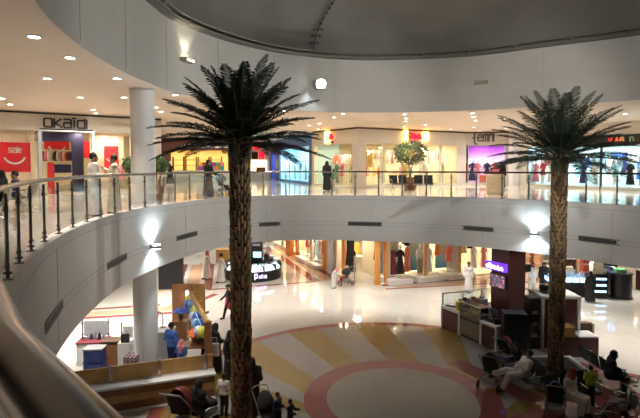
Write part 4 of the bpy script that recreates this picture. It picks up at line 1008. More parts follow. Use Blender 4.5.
# balloon and flower stall
SA, SB = Vector((-5.45,20.6,0)), Vector((-3.72,16.4,0))
t = thing('flower_stall', 'wooden flower stall with slanting beams between the column and big palm', 'stall', (0,0,0))
def post(p, h, w=.16): return MB().box((p.x,p.y,h/2), (w,w,h))
post(SA, 2.0, .12).build('post', m_brwood, t); post(SB, 1.95, .20).build('post', m_brwood, t); post(SA+Vector((-.55,.1,0)), 2.0, .12).build('post', m_brwood, t)
b = MB(); b.bar(SA+Vector((0,0,1.95)), SB+Vector((0,0,1.9)), .12, .16); b.build('beam', m_ltwood, t)
for k in range(5):
    b = MB(); q = SA.lerp(SB, .12+.17*k); b.bar(q+Vector((0,0,1.98)), q+Vector((.18,.05,2.02)), .06, .08); b.build('rafter', m_ltwood, t)
b = MB(); b.box((-5.75,20.7,1.15), (.85,.05,2.1), .15); b.build('back_board', m_brwood, t)
b = MB(); b.box((-5.1,20.9,1.3), (.5,.05,1.7), .1); b.build('side_board', m_ltwood, t)
b = MB(); b.tube([SA+Vector((-.06,-.12,1.35)), SA+Vector((-.06,-.12,1.95))], .035, 8); b.build('tube_lamp', M('tube_white', (1,1,1), .4, emit=8), t)
gp = thing('balloon_garland', 'slanting garland of blue white and yellow balloons on the stall', 'balloon garland', (0,0,0))
bcol = ['yellow','blue','aqua','blue','yellow','white','blue','aqua','blue','white','yellow']; BM = {c: M('balloon_'+c, {'yellow':(.75,.75,.10),'blue':(.08,.22,.65),'aqua':(.30,.55,.85),'white':(.75,.80,.9)}[c], .25) for c in set(bcol)}
for k in range(11):
    q = (SA+Vector((.05,-.3,1.62))).lerp(SB+Vector((-.30,.3,1.45)), k/10)+Vector((.05*(-1)**k,0,.06*(-1)**k)); b = MB(); b.ball(q, (.17,.17,.20), 14); b.lathe([(.03,-.23),(.001,-.19)], q, 8, cap=False); b.build('balloon', BM[bcol[k]], gp, smooth=True)
b = MB(); b.tube([SA+Vector((.05,-.3,1.85)), SB+Vector((-.3,.3,1.7))], .012, 5); b.build('cord', cloth('white'), gp)
p, _ = at_d(196, 350, 17.5)
t = thing('flower_table', 'stall table holding orange flowers behind the striped counter', 'table', p, .1); MB().box((0,0,.78), (1.5,.7,.06)).build('tabletop', m_brwood, t)
for sx in (-1,1):
    for sy in (-1,1): MB().box((sx*.68,sy*.3,.375), (.07,.07,.75)).build('leg', m_brwood, t)
def bouquet(label, p, col, n, r, seed, group):
    rnd = random.Random(seed); t = thing('flower_bouquet', label, 'flowers', p, 0, group)
    b = MB(); b.lathe([(.07,0),(.10,.16),(.12,.22),(.11,.22),(.06,.02)], n=12, cap=False); b.build('pot', cloth('brown'), t)
    b = MB()
    for k in range(n): a, q = rnd.uniform(0,2*PI), r*math.sqrt(rnd.random()); b.tube([(0,0,.15),(q*math.cos(a)*.9,q*math.sin(a)*.9,.30+.14*(1-q/r))], .006, 4)
    b.build('stems', cloth('green'), t)
    b = MB()
    for k in range(n):
        a = k*2.4; q = r*math.sqrt((k+.5)/n); b.ball((q*math.cos(a),q*math.sin(a),.34+.16*(1-q/r)), (.065,.065,.04), 8, k % 2)
    b.build('blossoms', [M('bloom_'+c, k, .6, var=.2) for c, k in ((col+'_a',{'orange':(.85,.12,.03),'blue':(.05,.12,.6),'white':(.8,.8,.78)}[col]),(col+'_b',{'orange':(.80,.28,.06),'blue':(.10,.2,.7),'white':(.7,.68,.65)}[col]))], t); return t
bouquet('large round bunch of orange red flowers on the stall table', p+Vector((.10,-.02,.81)), 'orange', 34, .34, 1, 'bunches of flowers at the stall')
bouquet('smaller orange bunch behind the large one on the stall table', p+Vector((-.12,.2,.81)), 'orange', 18, .2, 2, 'bunches of flowers at the stall')
bouquet('white bunch of flowers at the front of the stall table', p+Vector((.42,-.22,.81)), 'white', 20, .18, 3, 'bunches of flowers at the stall')
q, z = at_d(181, 318, 19.6); mb = MB(); mb.box((0,0,.5), (.5,.4,1.0)); tag(mb.build('flower_stand', m_brwood, None, loc=q), 'brown stand with blue flowers at the back of the stall', 'stand')
bouquet('blue flowers on the brown stand at the back of the stall', q+Vector((0,0,1.005)), 'blue', 26, .26, 4, 'bunches of flowers at the stall')
p, _ = at_d(161, 345, 18.4); t = thing('stall_counter', 'grey counter with pale top beside the round column', 'counter', p, .1); MB().box((0,0,.5), (.9,.6,1.0)).build('body', M('counter_grey', (.28,.28,.28), .5), t); MB().box((0,0,1.02), (.98,.66,.05)).build('top', m_whitelac, t)
mb = MB(); mb.lathe([(.12,0),(.12,.03),(.02,.05)], n=14); mb.tube([(0,0,.03),(0,0,.45),(-.04,0,.58),(-.16,0,.62),(-.22,0,.52)], .025, 8); mb.ball((-.22,0,.46), (.07,.07,.08), 10); tag(mb.build('counter_tap', m_chrome, None, loc=p+Vector((.05,.1,1.047)), smooth=True), 'white swan necked tap on the grey counter', 'tap')
mb = MB(); mb.box((0,0,.11), (.3,.22,.22)); tag(mb.build('red_box', cloth('red'), None, loc=p+Vector((-.28,-.05,1.047))), 'small red box on the grey counter', 'box')
# ---------------------------------------------------------------- food kiosk
A0 = Vector((5.33,21.8,0)); B0 = Vector((6.75,18.85,0)); ku = (B0-A0).normalized(); kn_ = Vector((ku.y,-ku.x,0))
if kn_.x > 0: kn_ = -kn_
FK = Fr((A0.x,A0.y), (B0.x,B0.y), 0); FK.n = kn_; kL = FK.L
t = thing('food_kiosk', 'food kiosk counter with white framed dark red panels and glass case', 'kiosk', (0,0,0))
def kbox(name, mat, s0, s1, z0, z1, o0, o1, bevel=.0): mb = MB(); FK.box(mb, s0, s1, z0, z1, o0, o1); return mb.build(name, mat, t, bevel=bevel)
sA, sB, sC = FK.s_at(461), FK.s_at(481.5), FK.s_at(499)
kbox('front_panel', m_maroon, .08, sA-.08, .06, .88, -.10, -.04); kbox('front_panel', m_maroon, sB+.08, sC-.08, .06, .88, -.10, -.04)
kbox('stone_panel', m_granite, sA, sB, .1, .78, -.12, -.03)
kbox('plinth', m_black, .0, sC, 0, .08, -.5, -.08)
for s0, s1 in ((0,sA),(sB,sC)):
    kbox('white_top', m_whitelac, s0, s1, .88, .98, -.62, 0, .01); kbox('white_leg', m_whitelac, s0, s0+.09, 0, .9, -.6, 0); kbox('white_leg', m_whitelac, s1-.09, s1, 0, .9, -.6, 0)
kbox('worktop', m_black, sA, sB, .78, .84, -.75, 0)
kbox('inner_cabinet', m_maroon, .1, sC-.1, .08, .86, -.62, -.14)
mb = MB()
for s0, s1, z0, z1, o0, o1 in ((sA,sB,.84,1.42,-.03,-.018),(sA,sB,1.42,1.435,-.6,-.02),(sA,sA+.012,.84,1.42,-.6,-.03),(sB-.012,sB,.84,1.42,-.6,-.03)): FK.box(mb, s0, s1, z0, z1, o0, o1)
mb.build('glass_case', m_kg, t)
mb = MB()
for s in (sA,sB):
    for o in (-.03,-.6): FK.box(mb, s-.015, s+.015, .84, 1.45, o-.015, o+.015)
FK.box(mb, sA, sB, 1.43, 1.46, -.05, -.02); FK.box(mb, sA, sB, 1.12, 1.14, -.5, -.08)
mb.build('case_frame', m_steel, t)
for i in range(9):
    s = sA+.10+i*(sB-sA-.2)/8; mb = MB(); mb.lathe([(.001,0),(.055,.0),(.065,.03),(.05,.06),(.001,.075)], n=10); tag(mb.build('pastry', (cloth('beige'),cloth('brown'),cloth('khaki'))[i % 3], None, loc=FK.p(s, 1.142 if i % 2 else .843, -.28), smooth=True), 'pastry lying inside the glass case of the food kiosk', 'pastry', 'pastries in the glass case')
# glass screen round the back with a steel rail
t2 = thing('kiosk_screen', 'steel railed glass screen around the back of the food kiosk', 'glass screen', (0,0,0))
C0 = A0+Vector((.55,1.2,0)); PTS = [A0+Vector((-.02,-.02,0)), A0+Vector((.02,.62,0)), Vector((7.0,22.75,0)), Vector((9.3,22.75,0)), Vector((10.2,22.2,0))]
PTS = [A0+kn_*-.1, A0+kn_*-.1+Vector((2.0,.85,0)), Vector((9.6,22.7,0)), Vector((10.6,21.4,0))]
mb = MB(); mb.tube([p+Vector((0,0,1.50)) for p in PTS], .028, 8); mb.build('top_rail', m_steel, t2)
for a, b in zip(PTS, PTS[1:]):
    n = max(1, round((b-a).length/1.1))
    for k in range(n):
        q = a.lerp(b, k/n); q2 = a.lerp(b, (k+1)/n)
        MB().box((q.x,q.y,.75 if a is not PTS[0] or k else 1.24), (.05,.05,1.5 if a is not PTS[0] or k else .52)).build('post', m_steel, t2)
        MB().bar(q.lerp(q2,.05)+Vector((0,0,1.2)), q.lerp(q2,.95)+Vector((0,0,1.2)), .012, .56).build('glass_panel', m_kg, t2)
        MB().bar(q.lerp(q2,.02)+Vector((0,0,.45)), q.lerp(q2,.98)+Vector((0,0,.45)), .06, .88).build('lower_panel', m_whitelac, t2)
# maroon pillar with lit sign and screen
PIL = Vector((7.95,20.95,0)); prz = math.atan2(ku.y, ku.x)
mb = MB(); mb.box((PIL.x,PIL.y,CL/2), (.95,.95,CL-.001), prz); mb.box((PIL.x,PIL.y,.06), (1.02,1.02,.12), prz); struct('column_5', mb, m_maroon)
fcx = PIL+kn_*.48
t = thing('lit_sign', 'purple lit sign with white script high on the maroon pillar', 'sign', fcx+Vector((0,0,2.92))-ku*.10, prz)
MB().box((0,-.10*(1 if kn_.dot(Vector((math.sin(prz),-math.cos(prz),0))) > 0 else -1),0), (1.12,.16,.34)).build('light_box', M('sign_purple', (.10,.03,.6), .4, emit=1.1, ecol=(.16,.03,.85)), t, bevel=.02)
mb = MB(); sgn = 1 if kn_.dot(Vector((math.sin(prz),-math.cos(prz),0))) > 0 else -1
letters(mb, '2D3143', (-.46,-.19*sgn,-.08), (1,0,0), (0,0,1), .17, .05, .20, .03); mb.build('script', M('script_white', (1,1,1), .4, emit=3), t)
t = thing('menu_screen', 'wall screen with a blurred product picture below the purple sign', 'screen', fcx+Vector((0,0,2.30))-ku*.05, prz)
MB().box((0,-.04*sgn,0), (.86,.06,.58)).build('bezel', m_black, t)
m_pic = M('screen_picture', (.20,.22,.30), .3, emit=.0)
def pic_mat():
    m = bpy.data.materials.new('menu_picture'); m.use_nodes = True; nt = m.node_tree; b = nt.nodes['Principled BSDF']; tc = nt.nodes.new('ShaderNodeTexCoord'); vz = nt.nodes.new('ShaderNodeTexVoronoi'); vz.inputs['Scale'].default_value = 7
    rp = nt.nodes.new('ShaderNodeValToRGB'); e = rp.color_ramp.elements; e[0].color = (.75,.8,.9,1); e[1].color = (.03,.04,.06,1); x = e.new(.35); x.color = (.45,.06,.08,1); x = e.new(.55); x.color = (.10,.14,.22,1)
    nt.links.new(tc.outputs['Object'], vz.inputs['Vector']); nt.links.new(vz.outputs['Distance'], rp.inputs[0]); nt.links.new(rp.outputs[0], b.inputs['Base Color']); nt.links.new(rp.outputs[0], b.inputs['Emission Color']); b.inputs['Emission Strength'].default_value = .5; return m
MB().box((0,-.072*sgn,0), (.80,.008,.52)).build('picture', pic_mat(), t)
t = thing('bracket_sign', 'black box fixed on the right face of the maroon pillar', 'sign', PIL+Vector((.62,.35,2.75)), prz); MB().box((0,.15,0), (.5,.5,.3)).build('box', m_black, t); MB().bar((0,.1,0), (-.3,-.1,0), .08).build('arm', m_black, t)
# counter clutter
def item(name, mb, mat, p, label, cat, group=None, rz=0): return tag(mb.build(name, mat, None, loc=p, rz=rz), label, cat, group)
p = FK.p(sB+.35, .983, -.35); t = thing('cash_register', 'black cash register with raised screen on the white kiosk top', 'cash register', p, prz)
MB().box((0,0,.06), (.4,.36,.12)).build('base', m_black, t, bevel=.01); MB().bar((0,.1,.12), (0,.1,.28), .05).build('stem', m_black, t); MB().box((0,.06,.36), (.36,.05,.26), R=Matrix.Rotation(.2, 3, 'X')).build('screen', M('till_screen', (.10,.14,.16), .2), t)
mb = MB(); mb.box((0,0,.08), (.3,.24,.16)); mb.box((0,0,.18), (.24,.2,.05)); item('drinks_machine', mb, m_black, FK.p(sC-.25, .983, -.3), 'small dark machine at the right end of the kiosk top', 'machine')
mb = MB(); mb.box((0,0,.17), (.34,.30,.34)); item('yellow_tub', mb, cloth('yellow'), FK.p(sA-.3, .983, -.32), 'pale yellow tub on the left end of the kiosk top', 'tub')
mb = MB(); mb.box((0,0,.025), (.55,.12,.05)); mb.box((.15,0,.06), (.18,.1,.03)); item('scanner', mb, m_black, FK.p(.38, .983, -.3), 'black flat device lying on the left kiosk top', 'device', rz=prz+.4)
for i in range(5):
    mb = MB(); mb.lathe([(.05,0),(.06,.14),(.02,.18),(.02,.24)], n=10); item('syrup_bottle', mb, (cloth('brown'),cloth('maroon'),cloth('grey'))[i % 3], FK.p(sA+.1+i*(sB-sA-.2)/4, .843, -.68), 'small bottle on the dark worktop behind the glass case', 'bottle', 'bottles behind the glass case')
q = Vector((6.75,21.75,0)); t = thing('back_counter', 'dark working counter inside the food kiosk', 'counter', q, .3); MB().box((0,0,.45), (1.2,.5,.9)).build('body', m_black, t); MB().box((0,0,.92), (1.26,.54,.05)).build('top', m_dkwood, t)
for i in range(3):
    mb = MB(); mb.box((0,0,.17), (.34,.34,.34)); mb.box((0,-.18,.2), (.3,.02,.2), 0); mb.lathe([(.1,.34),(.12,.42),(.05,.46)], n=10); item('coffee_machine', mb, (m_black,cloth('brown'),m_marb)[i], q+Vector((-.42+.42*i,(-.42+.42*i)*.31,.947)), ('black','brown','grey')[i]+' machine on the working counter of the food kiosk', 'machine', 'machines on the kiosk working counter', rz=.3)
# black cupboard, tall cabinet, low box behind the seats
q = Vector((7.35,18.35,0)); t = thing('black_cupboard', 'plain black cupboard between the kiosk and the tall white framed cabinet', 'cupboard', q+Vector((.0,.35,0)), -.15); MB().box((0,0,.80), (.85,.6,1.60)).build('body', M('cupboard_black', (.012,.016,.015), .5), t, bevel=.01); MB().box((0,-.31,.8), (.80,.02,1.5)).build('door', M('cupboard_door', (.016,.022,.02), .4), t)
t = thing('drinks_fridge', 'narrow dark glass fridge against the tall white framed cabinet', 'fridge', (8.35,19.45,0)); MB().box((0,0,1.0), (.42,.6,2.0)).build('body', m_black, t)
b = MB(); b.box((0,-.305,1.0), (.38,.01,1.85)); d_ = b.build('door', M('fridge_glass', (.02,.025,.03), .08), t); MB().box((.16,-.325,1.0), (.02,.03,.5)).build('handle', m_steel, d_)
for z in (.5,.95,1.4): MB().box((0,-.312,z), (.36,.01,.02)).build('shelf_edge', m_steel, t)
for k in range(3): MB().box((-.02,-.316,.56+.45*k), (.2,.006,.1)).build('label_card', cloth('grey'), t)
t = thing('tall_cabinet', 'tall white framed cabinet with dark red front behind the palm', 'cabinet', (9.36,19.8,0)); x0 = .74
MB().box((0,0,1.0), (1.30,1.1,1.98)).build('body', m_maroon, t)
b = MB(); b.box((0,-.01,2.02), (1.50,1.26,.10)); b.build('top', m_whitelac, t)
for s in (-1,1): MB().box((s*.70,-.02,1.0), (.10,1.24,2.0)).build('side_frame', m_whitelac, t)
for s in (-1,1): MB().box((s*.06,-.585,1.0), (.02,.03,.25)).build('handle', m_steel, MB().box((s*.31,-.56,.98), (.58,.02,1.8)).build('door', m_maroon, t))
mb = MB(); mb.box((0,0,.02), (.55,.4,.04)); mb.box((0,.15,.12), (.5,.04,.2)); item('laptop', mb, m_black, Vector((9.1,19.8,2.075)), 'dark laptop like box on top of the tall cabinet', 'box')
mb = MB(); 
for x in (-.45,.45): mb.tube([(x,0,0),(x,0,.22)], .015, 6)
mb.tube([(-.45,0,.22),(.45,0,.22)], .015, 6); item('top_rail', mb, m_steel, Vector((9.2,20.3,2.07)), 'steel guard rail along the back of the tall cabinet top', 'rail')
t = thing('low_cabinet', 'low dark red box cabinet with white top right of the palm trunk', 'cabinet', (9.75,18.72,0)); MB().box((0,0,.36), (1.25,.75,.72)).build('body', m_maroon, t); MB().box((.25,-.02,.75), (.72,.72,.05)).build('top', m_whitelac, t); MB().box((-.42,.0,.90), (.42,.6,.36)).build('wood_crate', m_ltwood, t)
mb = MB(); mb.prism([(-.55,-.2),(.35,-.2),(.55,.0),(.35,.22),(-.55,.22)], 0, .92); mb.prism([(-.5,-.16),(.3,-.16),(.45,.0),(.3,.18),(-.5,.18)], .92, .98); item('dark_counter', mb, m_dkwood, Vector((10.25,19.42,0)), 'dark angled counter end behind the low box cabinet', 'counter')
# ---------------------------------------------------------------- beauty hall counters, right
def beauty(name, label, p, rz, L, lit, shelves):
    t = thing(name, label, 'counter', p, rz); MB().box((0,0,.40), (L,.8,.8)).build('base', m_black, t, bevel=.03)
    b = MB(); b.box((0,-.0,.93), (L-.06,.76,.24)); b.build('lit_case', lit, t, bevel=.04); b = MB(); b.box((0,0,1.07), (L,.8,.03)); b.build('glass_top', m_kg, t)
    for k in range(shelves): MB().box((-L/2+.12+(L-.24)*k/max(1,shelves-1),-.39,.93), (.03,.03,.26)).build('mullion', m_black, t)
    return t
beauty('perfume_counter', 'long black perfume counter with blue glowing case right of the palm', Vector((13.55,27.3,0)), -.12, 2.1, m_bluelit, 6)
for i in range(16):
    mb = MB(); h = .10+.07*(i % 3); mb.box((0,0,h/2), (.09,.06,h)); mb.box((0,0,h+.02), (.04,.04,.04)); item('perfume_bottle', mb, (M('perfume_blue', (.35,.55,.9), .2),cloth('white'),M('perfume_blue'))[i % 3], Vector((12.65+.12*i,27.4-.0145*i,1.087)), 'perfume bottle standing on the blue glowing counter', 'bottle', 'perfume bottles on the long counter')
for i in range(5):
    mb = MB(); mb.box((0,0,.6), (.5,.3,1.2)); mb.box((0,0,1.22), (.54,.34,.04)); item('display_stand', mb, (cloth('cream'),m_black,cloth('beige'),m_black,cloth('cream'))[i], Vector((13.3+.62*i+ (1.2 if i > 2 else 0),29.2-.05*i,0)), ('first','second','third','fourth','fifth')[i]+' upright display stand from the palm, behind the perfume counters', 'display stand', 'stands behind the perfume counters')
t = thing('perfume_shelf', 'black shelf tower with three blue lit shelves beside the veiled woman', 'shelf', (14.98,26.8,0), -.1); MB().box((0,.1,.65), (.95,.5,1.3)).build('body', m_black, t)
for z in (.38,.72,1.06): b = MB(); b.box((0,-.17,z), (.82,.06,.10)); b.build('lit_shelf', m_bluelit, t); MB().box((0,-.2,z+.09), (.8,.08,.015)).build('ledge', m_black, t)
mb = MB(); mb.box((0,0,.3), (.55,.4,.6)); mb.box((0,0,.75), (.42,.3,.3)); item('gift_tower', mb, cloth('cream'), Vector((14.98,26.9,1.305)), 'cream stacked gift boxes on the black shelf tower', 'boxes')
t = thing('round_counter', 'black round counter at the far right of the ground floor', 'counter', (16.35,27.0,0)); b = MB(); b.lathe([(.62,0),(.62,.06),(.58,.08),(.58,1.28),(.64,1.30),(.64,1.36),(.001,1.36)], n=32); b.build('body', m_black, t, smooth=True)
MB().lathe([(.3,1.362),(.3,1.55),(.05,1.6)], n=18).build('dome_display', cloth('green'), t, smooth=True)
t = thing('black_tower', 'tall black display tower left of the round counter', 'display tower', (15.95,27.9,0)); MB().box((0,0,.75), (.7,.6,1.5)).build('body', m_black, t); MB().box((0,-.31,1.3), (.4,.02,.22)).build('plate', m_marb, t)
t = thing('neon_column', 'display column with two vertical blue neon bars, far right', 'display column', (17.7,30.2,0)); MB().box((0,0,1.5), (.9,.4,3.0)).build('body', m_black, t)
for s in (-1,1): MB().box((s*.14,-.22,2.1), (.10,.03,1.5)).build('neon_bar', M('neon_blue', (.15,.3,1), .3, emit=5, ecol=(.15,.32,1)), t)
mb = MB(); mb.box((0,0,.9), (.75,.5,1.8)); mb.box((0,0,1.82), (.8,.55,.05)); item('wood_cabinet', mb, cloth('beige'), Vector((17.75,28.7,0)), 'tall pale wooden cabinet right of the round black counter', 'cabinet')
mb = MB(); mb.box((0,0,.55), (1.6,.6,1.1)); mb.box((0,0,1.12), (1.7,.7,.05)); item('red_counter', mb, m_maroon, Vector((19.1,28.6,0)), 'dark red counter at the far right end of the ground floor', 'counter')
for i, (x, y, h, c) in enumerate(((14.1,30.6,1.9,'beige'),(15.2,30.4,2.2,'brown'),(16.4,30.3,1.7,'coral'),(19.0,30.6,2.2,'cream'),(20.2,30.2,1.9,'brown'))):
    t = thing('display_shelf', c+' freestanding shelf '+('nearest the palm','second from the palm','behind the round counter','right of the neon bars','at the far right end')[i]+', behind the perfume counters', 'shelf', (x,y,0), -.1, 'freestanding shelves behind the perfume counters')
    MB().box((0,.18,h/2), (.8,.04,h)).build('back_panel', cloth(c), t)
    for sx in (-.4,.4): MB().box((sx,0,h/2), (.04,.4,h)).build('side_panel', cloth(c), t)
    for k in range(4): MB().box((0,0,.1+(h-.15)*k/3), (.78,.38,.04)).build('shelf', m_whitelac, t)
# ---------------------------------------------------------------- seating round the small palm
t = thing('planter_kerb', 'square planter with pale rim around the small palm', 'planter', (7.95,16.6,0))
b = MB()
for s in (-1,1): b.box((s*.95,0,.17), (.12,2.02,.34)); b.box((0,s*.95,.17), (1.78,.12,.34))
b.build('rim', m_whitelac, t); 
mb = MB()
for sx in (-1,1): mb.box((sx*.59,0,.13), (.58,1.76,.24))
for sy in (-1,1): mb.box((0,sy*.59,.13), (.6,.58,.24))
b = mb.build('soil', M('soil', (.04,.03,.02), .9), t)
m_seat = M('seat_black', (.016,.016,.018), .35, .3)
def bench(label, p, rz, n, group='black waiting benches'):
    t = thing('waiting_bench', label, 'bench', p, rz, group); L = n*.56
    MB().box((0,.05,.36), (L,.07,.06)).build('beam', m_steel, t)
    for s in (-1,1):
        b = MB(); b.tube([(s*L*.36,-.26,.02),(s*L*.36,.0,.14),(s*L*.36,.05,.36)], .022, 6); b.tube([(s*L*.36,.34,.02),(s*L*.36,.12,.14),(s*L*.36,.05,.36)], .022, 6); b.build('leg', m_chrome, t)
    for k in range(n):
        x = -L/2+.28+k*.56
        b = MB(); b.sheet([[(x+sx*.25, y, z+.02) for sx in (-1,-.5,0,.5,1)] for y, z in ((-.30,.40),(-.22,.43),(0,.42),(.16,.41),(.2,.44))]); b.sheet([[(x+sx*.25, y, z-.005) for sx in (1,.5,0,-.5,-1)] for y, z in ((-.30,.40),(-.22,.43),(0,.42),(.16,.41),(.2,.44))]); b.build('seat', m_seat, t, smooth=True)
        b = MB(); b.box((x,.27,.68), (.50,.025,.46), R=Matrix.Rotation(-.22, 3, 'X')); b.build('backrest', m_seat, t, bevel=.02)
    for k in range(n+1):
        x = -L/2+k*.56; b = MB(); b.tube([(x,.08,.40),(x,-.2,.44),(x,-.24,.62),(x,.1,.66),(x,.2,.62)], .018, 6); b.build('armrest', m_chrome, t)
    return t
bench('black waiting bench on the left of the planter, holding the reclining man', (6.55,16.2,0), -PI/2+.12, 4)
bench('black waiting bench in front of the planter under the man in red headscarf', (7.5,14.5,0), .3, 3)
bench('black waiting bench right of the planter where the veiled woman sits', (9.45,16.2,0), PI/2+.1, 4)
def wheel(mb, c, r, w, ax=(1,0,0), n=20):
    c = Vector(c); mb.tube([c+Vector((0,r*math.cos(2*PI*k/n),r*math.sin(2*PI*k/n))) for k in range(n)], w, 6, closed=True)
    mb.tube([c+Vector((-.02,0,0)), c+Vector((.02,0,0))], r*.35, 10)
    for k in range(8): a = 2*PI*k/8; mb.bar(c, c+Vector((0,r*math.cos(a),r*math.sin(a))), .008)
def stroller(label, p, rz, can, seat, group='strollers', sc=1.):
    t = thing('stroller', label, 'stroller', p, rz, group); t.scale = (sc,)*3
    b = MB()
    for s in (-1,1): b.tube([(s*.24,-.42,.14),(s*.24,.0,.50),(s*.24,.42,.95),(s*.23,.50,1.03)], .016, 6); b.tube([(s*.26,.36,.12),(s*.24,.05,.55)], .014, 6)
    b.tube([(-.23,.50,1.03),(-.1,.54,1.05),(.1,.54,1.05),(.23,.50,1.03)], .02, 6); b.build('frame', m_marb, t)
    for x, y in ((-.26,-.42),(.26,-.42),(-.28,.38),(.28,.38)): b = MB(); wheel(b, (x,y,.125), .105, .02); w_ = b.build('wheel', m_black, t); MB().tube([(x-.025,y,.125),(x+.025,y,.125)], .03, 8).build('hub', m_steel, w_)
    b = MB(); b.sheet([[(sx*.2,y,z) for sx in (-1,0,1)] for y, z in ((-.38,.22),(-.28,.30),(-.22,.48),(.08,.46),(.26,.92))]); b.sheet([[(sx*.2,y+.03,z-.03) for sx in (1,0,-1)] for y, z in ((-.38,.22),(-.28,.30),(-.22,.48),(.08,.46),(.26,.92))]); b.build('seat', seat, t)
    b = MB(); rows = []
    for k in range(7):
        a = math.radians(-5+k*20); rows.append([(.24*math.cos(q), .20-.46*math.sin(a)*math.sin(q)*.9+.0, .62+.42*math.sin(q)*(.4+.6*math.cos(a)) if True else 0) for q in [PI*j/10 for j in range(11)]])
    b.sheet(rows); b.build('canopy', can, t, smooth=True)
    b = MB(); b.box((0,.12,.24), (.36,.42,.14)); b.build('basket', cloth('grey'), t); return t
stroller('dark stroller parked left of the reclining man in white', at(492, 386, 0), 2.5, cloth('black'), cloth('black'), sc=1.12)
stroller('blue and black stroller in front of the man in red headscarf', Vector((6.72,14.0,0)), 2.7, cloth('navy'), cloth('black'))
stroller('stroller with dark red canopy beside the black cupboard', Vector((6.72,17.75,0)), 2.2, M('canopy_red', (.18,.015,.02), .6), cloth('black'))
stroller('stroller with dark red canopy in front of the striped counter', at(183, 432, 0), 2.9, M('canopy_red'), cloth('black'), sc=1.25)
stroller('dark stroller at the bottom edge right of the big palm', at(268, 431, 0), .6, cloth('black'), cloth('black'))
stroller('black stroller with the veiled woman on the far floor', at(345, 285, 0), -1.2, cloth('black'), cloth('maroon'))
t = thing('wheelchair', 'black wheelchair with large spoked wheels at the lower right corner', 'wheelchair', (8.45,13.75,0), PI+.9)
for s in (-1,1):
    b = MB(); wheel(b, (s*.30,.12,.31), .30, .014, n=32); 
    for k in range(16): a = 2*PI*k/16; b.bar((s*.30,.12,.31), (s*.30,.12+.3*math.cos(a),.31+.3*math.sin(a)), .005)
    b.build('large_wheel', m_black, t); b = MB(); wheel(b, (s*.26,-.38,.10), .085, .016); b.build('caster', m_black, t)
    b = MB(); b.tube([(s*.25,.25,.95),(s*.25,.18,.88),(s*.25,.14,.30),(s*.25,-.38,.22)], .014, 6); b.tube([(s*.25,.14,.68),(s*.25,-.25,.68),(s*.25,-.28,.46),(s*.25,.14,.46)], .014, 6); b.tube([(s*.22,-.28,.44),(s*.22,-.46,.14)], .012, 6); b.build('frame', m_chrome, t)
    b = MB(); b.tube([(s*.25,.25,.95),(s*.25,.36,.96)], .02, 8); b.build('push_handle', m_black, t); MB().box((s*.15,-.50,.13), (.16,.20,.02)).build('footrest', m_black, t)
MB().box((0,-.06,.47), (.46,.42,.04)).build('seat', m_seat, t); MB().box((0,.155,.70), (.46,.03,.44)).build('backrest', m_seat, t)
b = MB(); b.ball((0,.30,.62), (.20,.11,.2), 12); b.build('hanging_bag', m_marb, t, smooth=True)
# ---------------------------------------------------------------- things standing on the gallery
gp_ = at(410, 190, G)
t = thing('potted_tree', 'round leafy tree in a dark pot before the corner shop windows', 'potted plant', gp_, 0, 'potted plants on the gallery')
def ptree(t, pot_r, pot_h, trunk_h, cr, n, seed, low=0.):
    rnd = random.Random(seed); b = MB(); b.lathe([(pot_r*.75,0),(pot_r,pot_h*.9),(pot_r*1.06,pot_h),(pot_r*.95,pot_h),(pot_r*.9,pot_h*.85),(.001,pot_h*.85)], n=20); b.build('pot', cloth('brown'), t, smooth=True)
    b = MB()
    for k in range(3): a = 2*PI*k/3; b.tube([(.06*math.cos(a),.06*math.sin(a),pot_h*.8),(.05*math.cos(a+1),.05*math.sin(a+1),trunk_h*.6),(.22*math.cos(a),.22*math.sin(a),trunk_h)], [.035,.03,.02], 6)
    b.build('trunk', cloth('brown'), t)
    b = MB()
    for k in range(n):
        u = rnd.uniform(-1,1); a = rnd.uniform(0,2*PI); r = cr*rnd.uniform(.55,1.0); s = math.sqrt(1-u*u); c = Vector((r*s*math.cos(a), r*s*math.sin(a), trunk_h+cr*.45+r*u*.72))
        d = Vector((rnd.gauss(0,1),rnd.gauss(0,1),rnd.gauss(-.3,.7))).normalized(); x = d.orthogonal().normalized(); L = .13; w = .05
        b.add([c, c+d*L*.5+x*w, c+d*L, c+d*L*.5-x*w, c+d*L*.5+d.cross(x)*.015], [(0,1,4),(1,2,4),(2,3,4),(3,0,4)])
    b.build('foliage', M('ficus_leaf', (.06,.11,.03), .55, var=.5, scale=8), t)
ptree(t, .42, .75, 1.75, 1.05, 1500, 5)
for i, (x, lab) in enumerate(((157.5,'leafy potted plant partly hidden right of the left column'),(135,'leafy potted plant partly hidden left of the left column'))):
    q = atd(x, 150, 20.5 if i else 21.5); t = thing('potted_plant', lab, 'potted plant', (q.x,q.y,G), 0, 'potted plants on the gallery'); ptree(t, .26, .55, 1.25, .52, 600, 8+i)
bl_ = at(397, 191.0, G); bench('black bench on the gallery left of the potted tree', (bl_.x+.15,bl_.y,G), .25, 2, 'benches beside the potted tree')
bl_ = at(425, 191.0, G); bench('black bench on the gallery right of the potted tree', (bl_.x-.1,bl_.y,G), -.2, 2, 'benches beside the potted tree')
q = at(495, 194, G); t = thing('notice_stand', 'beige upright notice stand with a pink and white sign, before purple window', 'notice stand', q, -.2); b = MB(); b.prism([(-.42,-.16),(.42,-.16),(.42,.16),(-.42,.16)], 0, 1.0); b.build('stand', cloth('beige'), t, bevel=.03)
b = MB(); b.box((0,-.03,1.16), (.50,.06,.32)); b.build('sign_frame', cloth('maroon'), t, bevel=.08); b = MB(); b.box((0,-.07,1.16), (.34,.02,.18)); b.build('sign_face', cloth('pink'), t, bevel=.03)
q = at(221, 194.5, G); stroller('dark stroller pushed by the veiled woman on the gallery', q+Vector((.05,.1,0)), 2.3, cloth('grey'), cloth('black'))
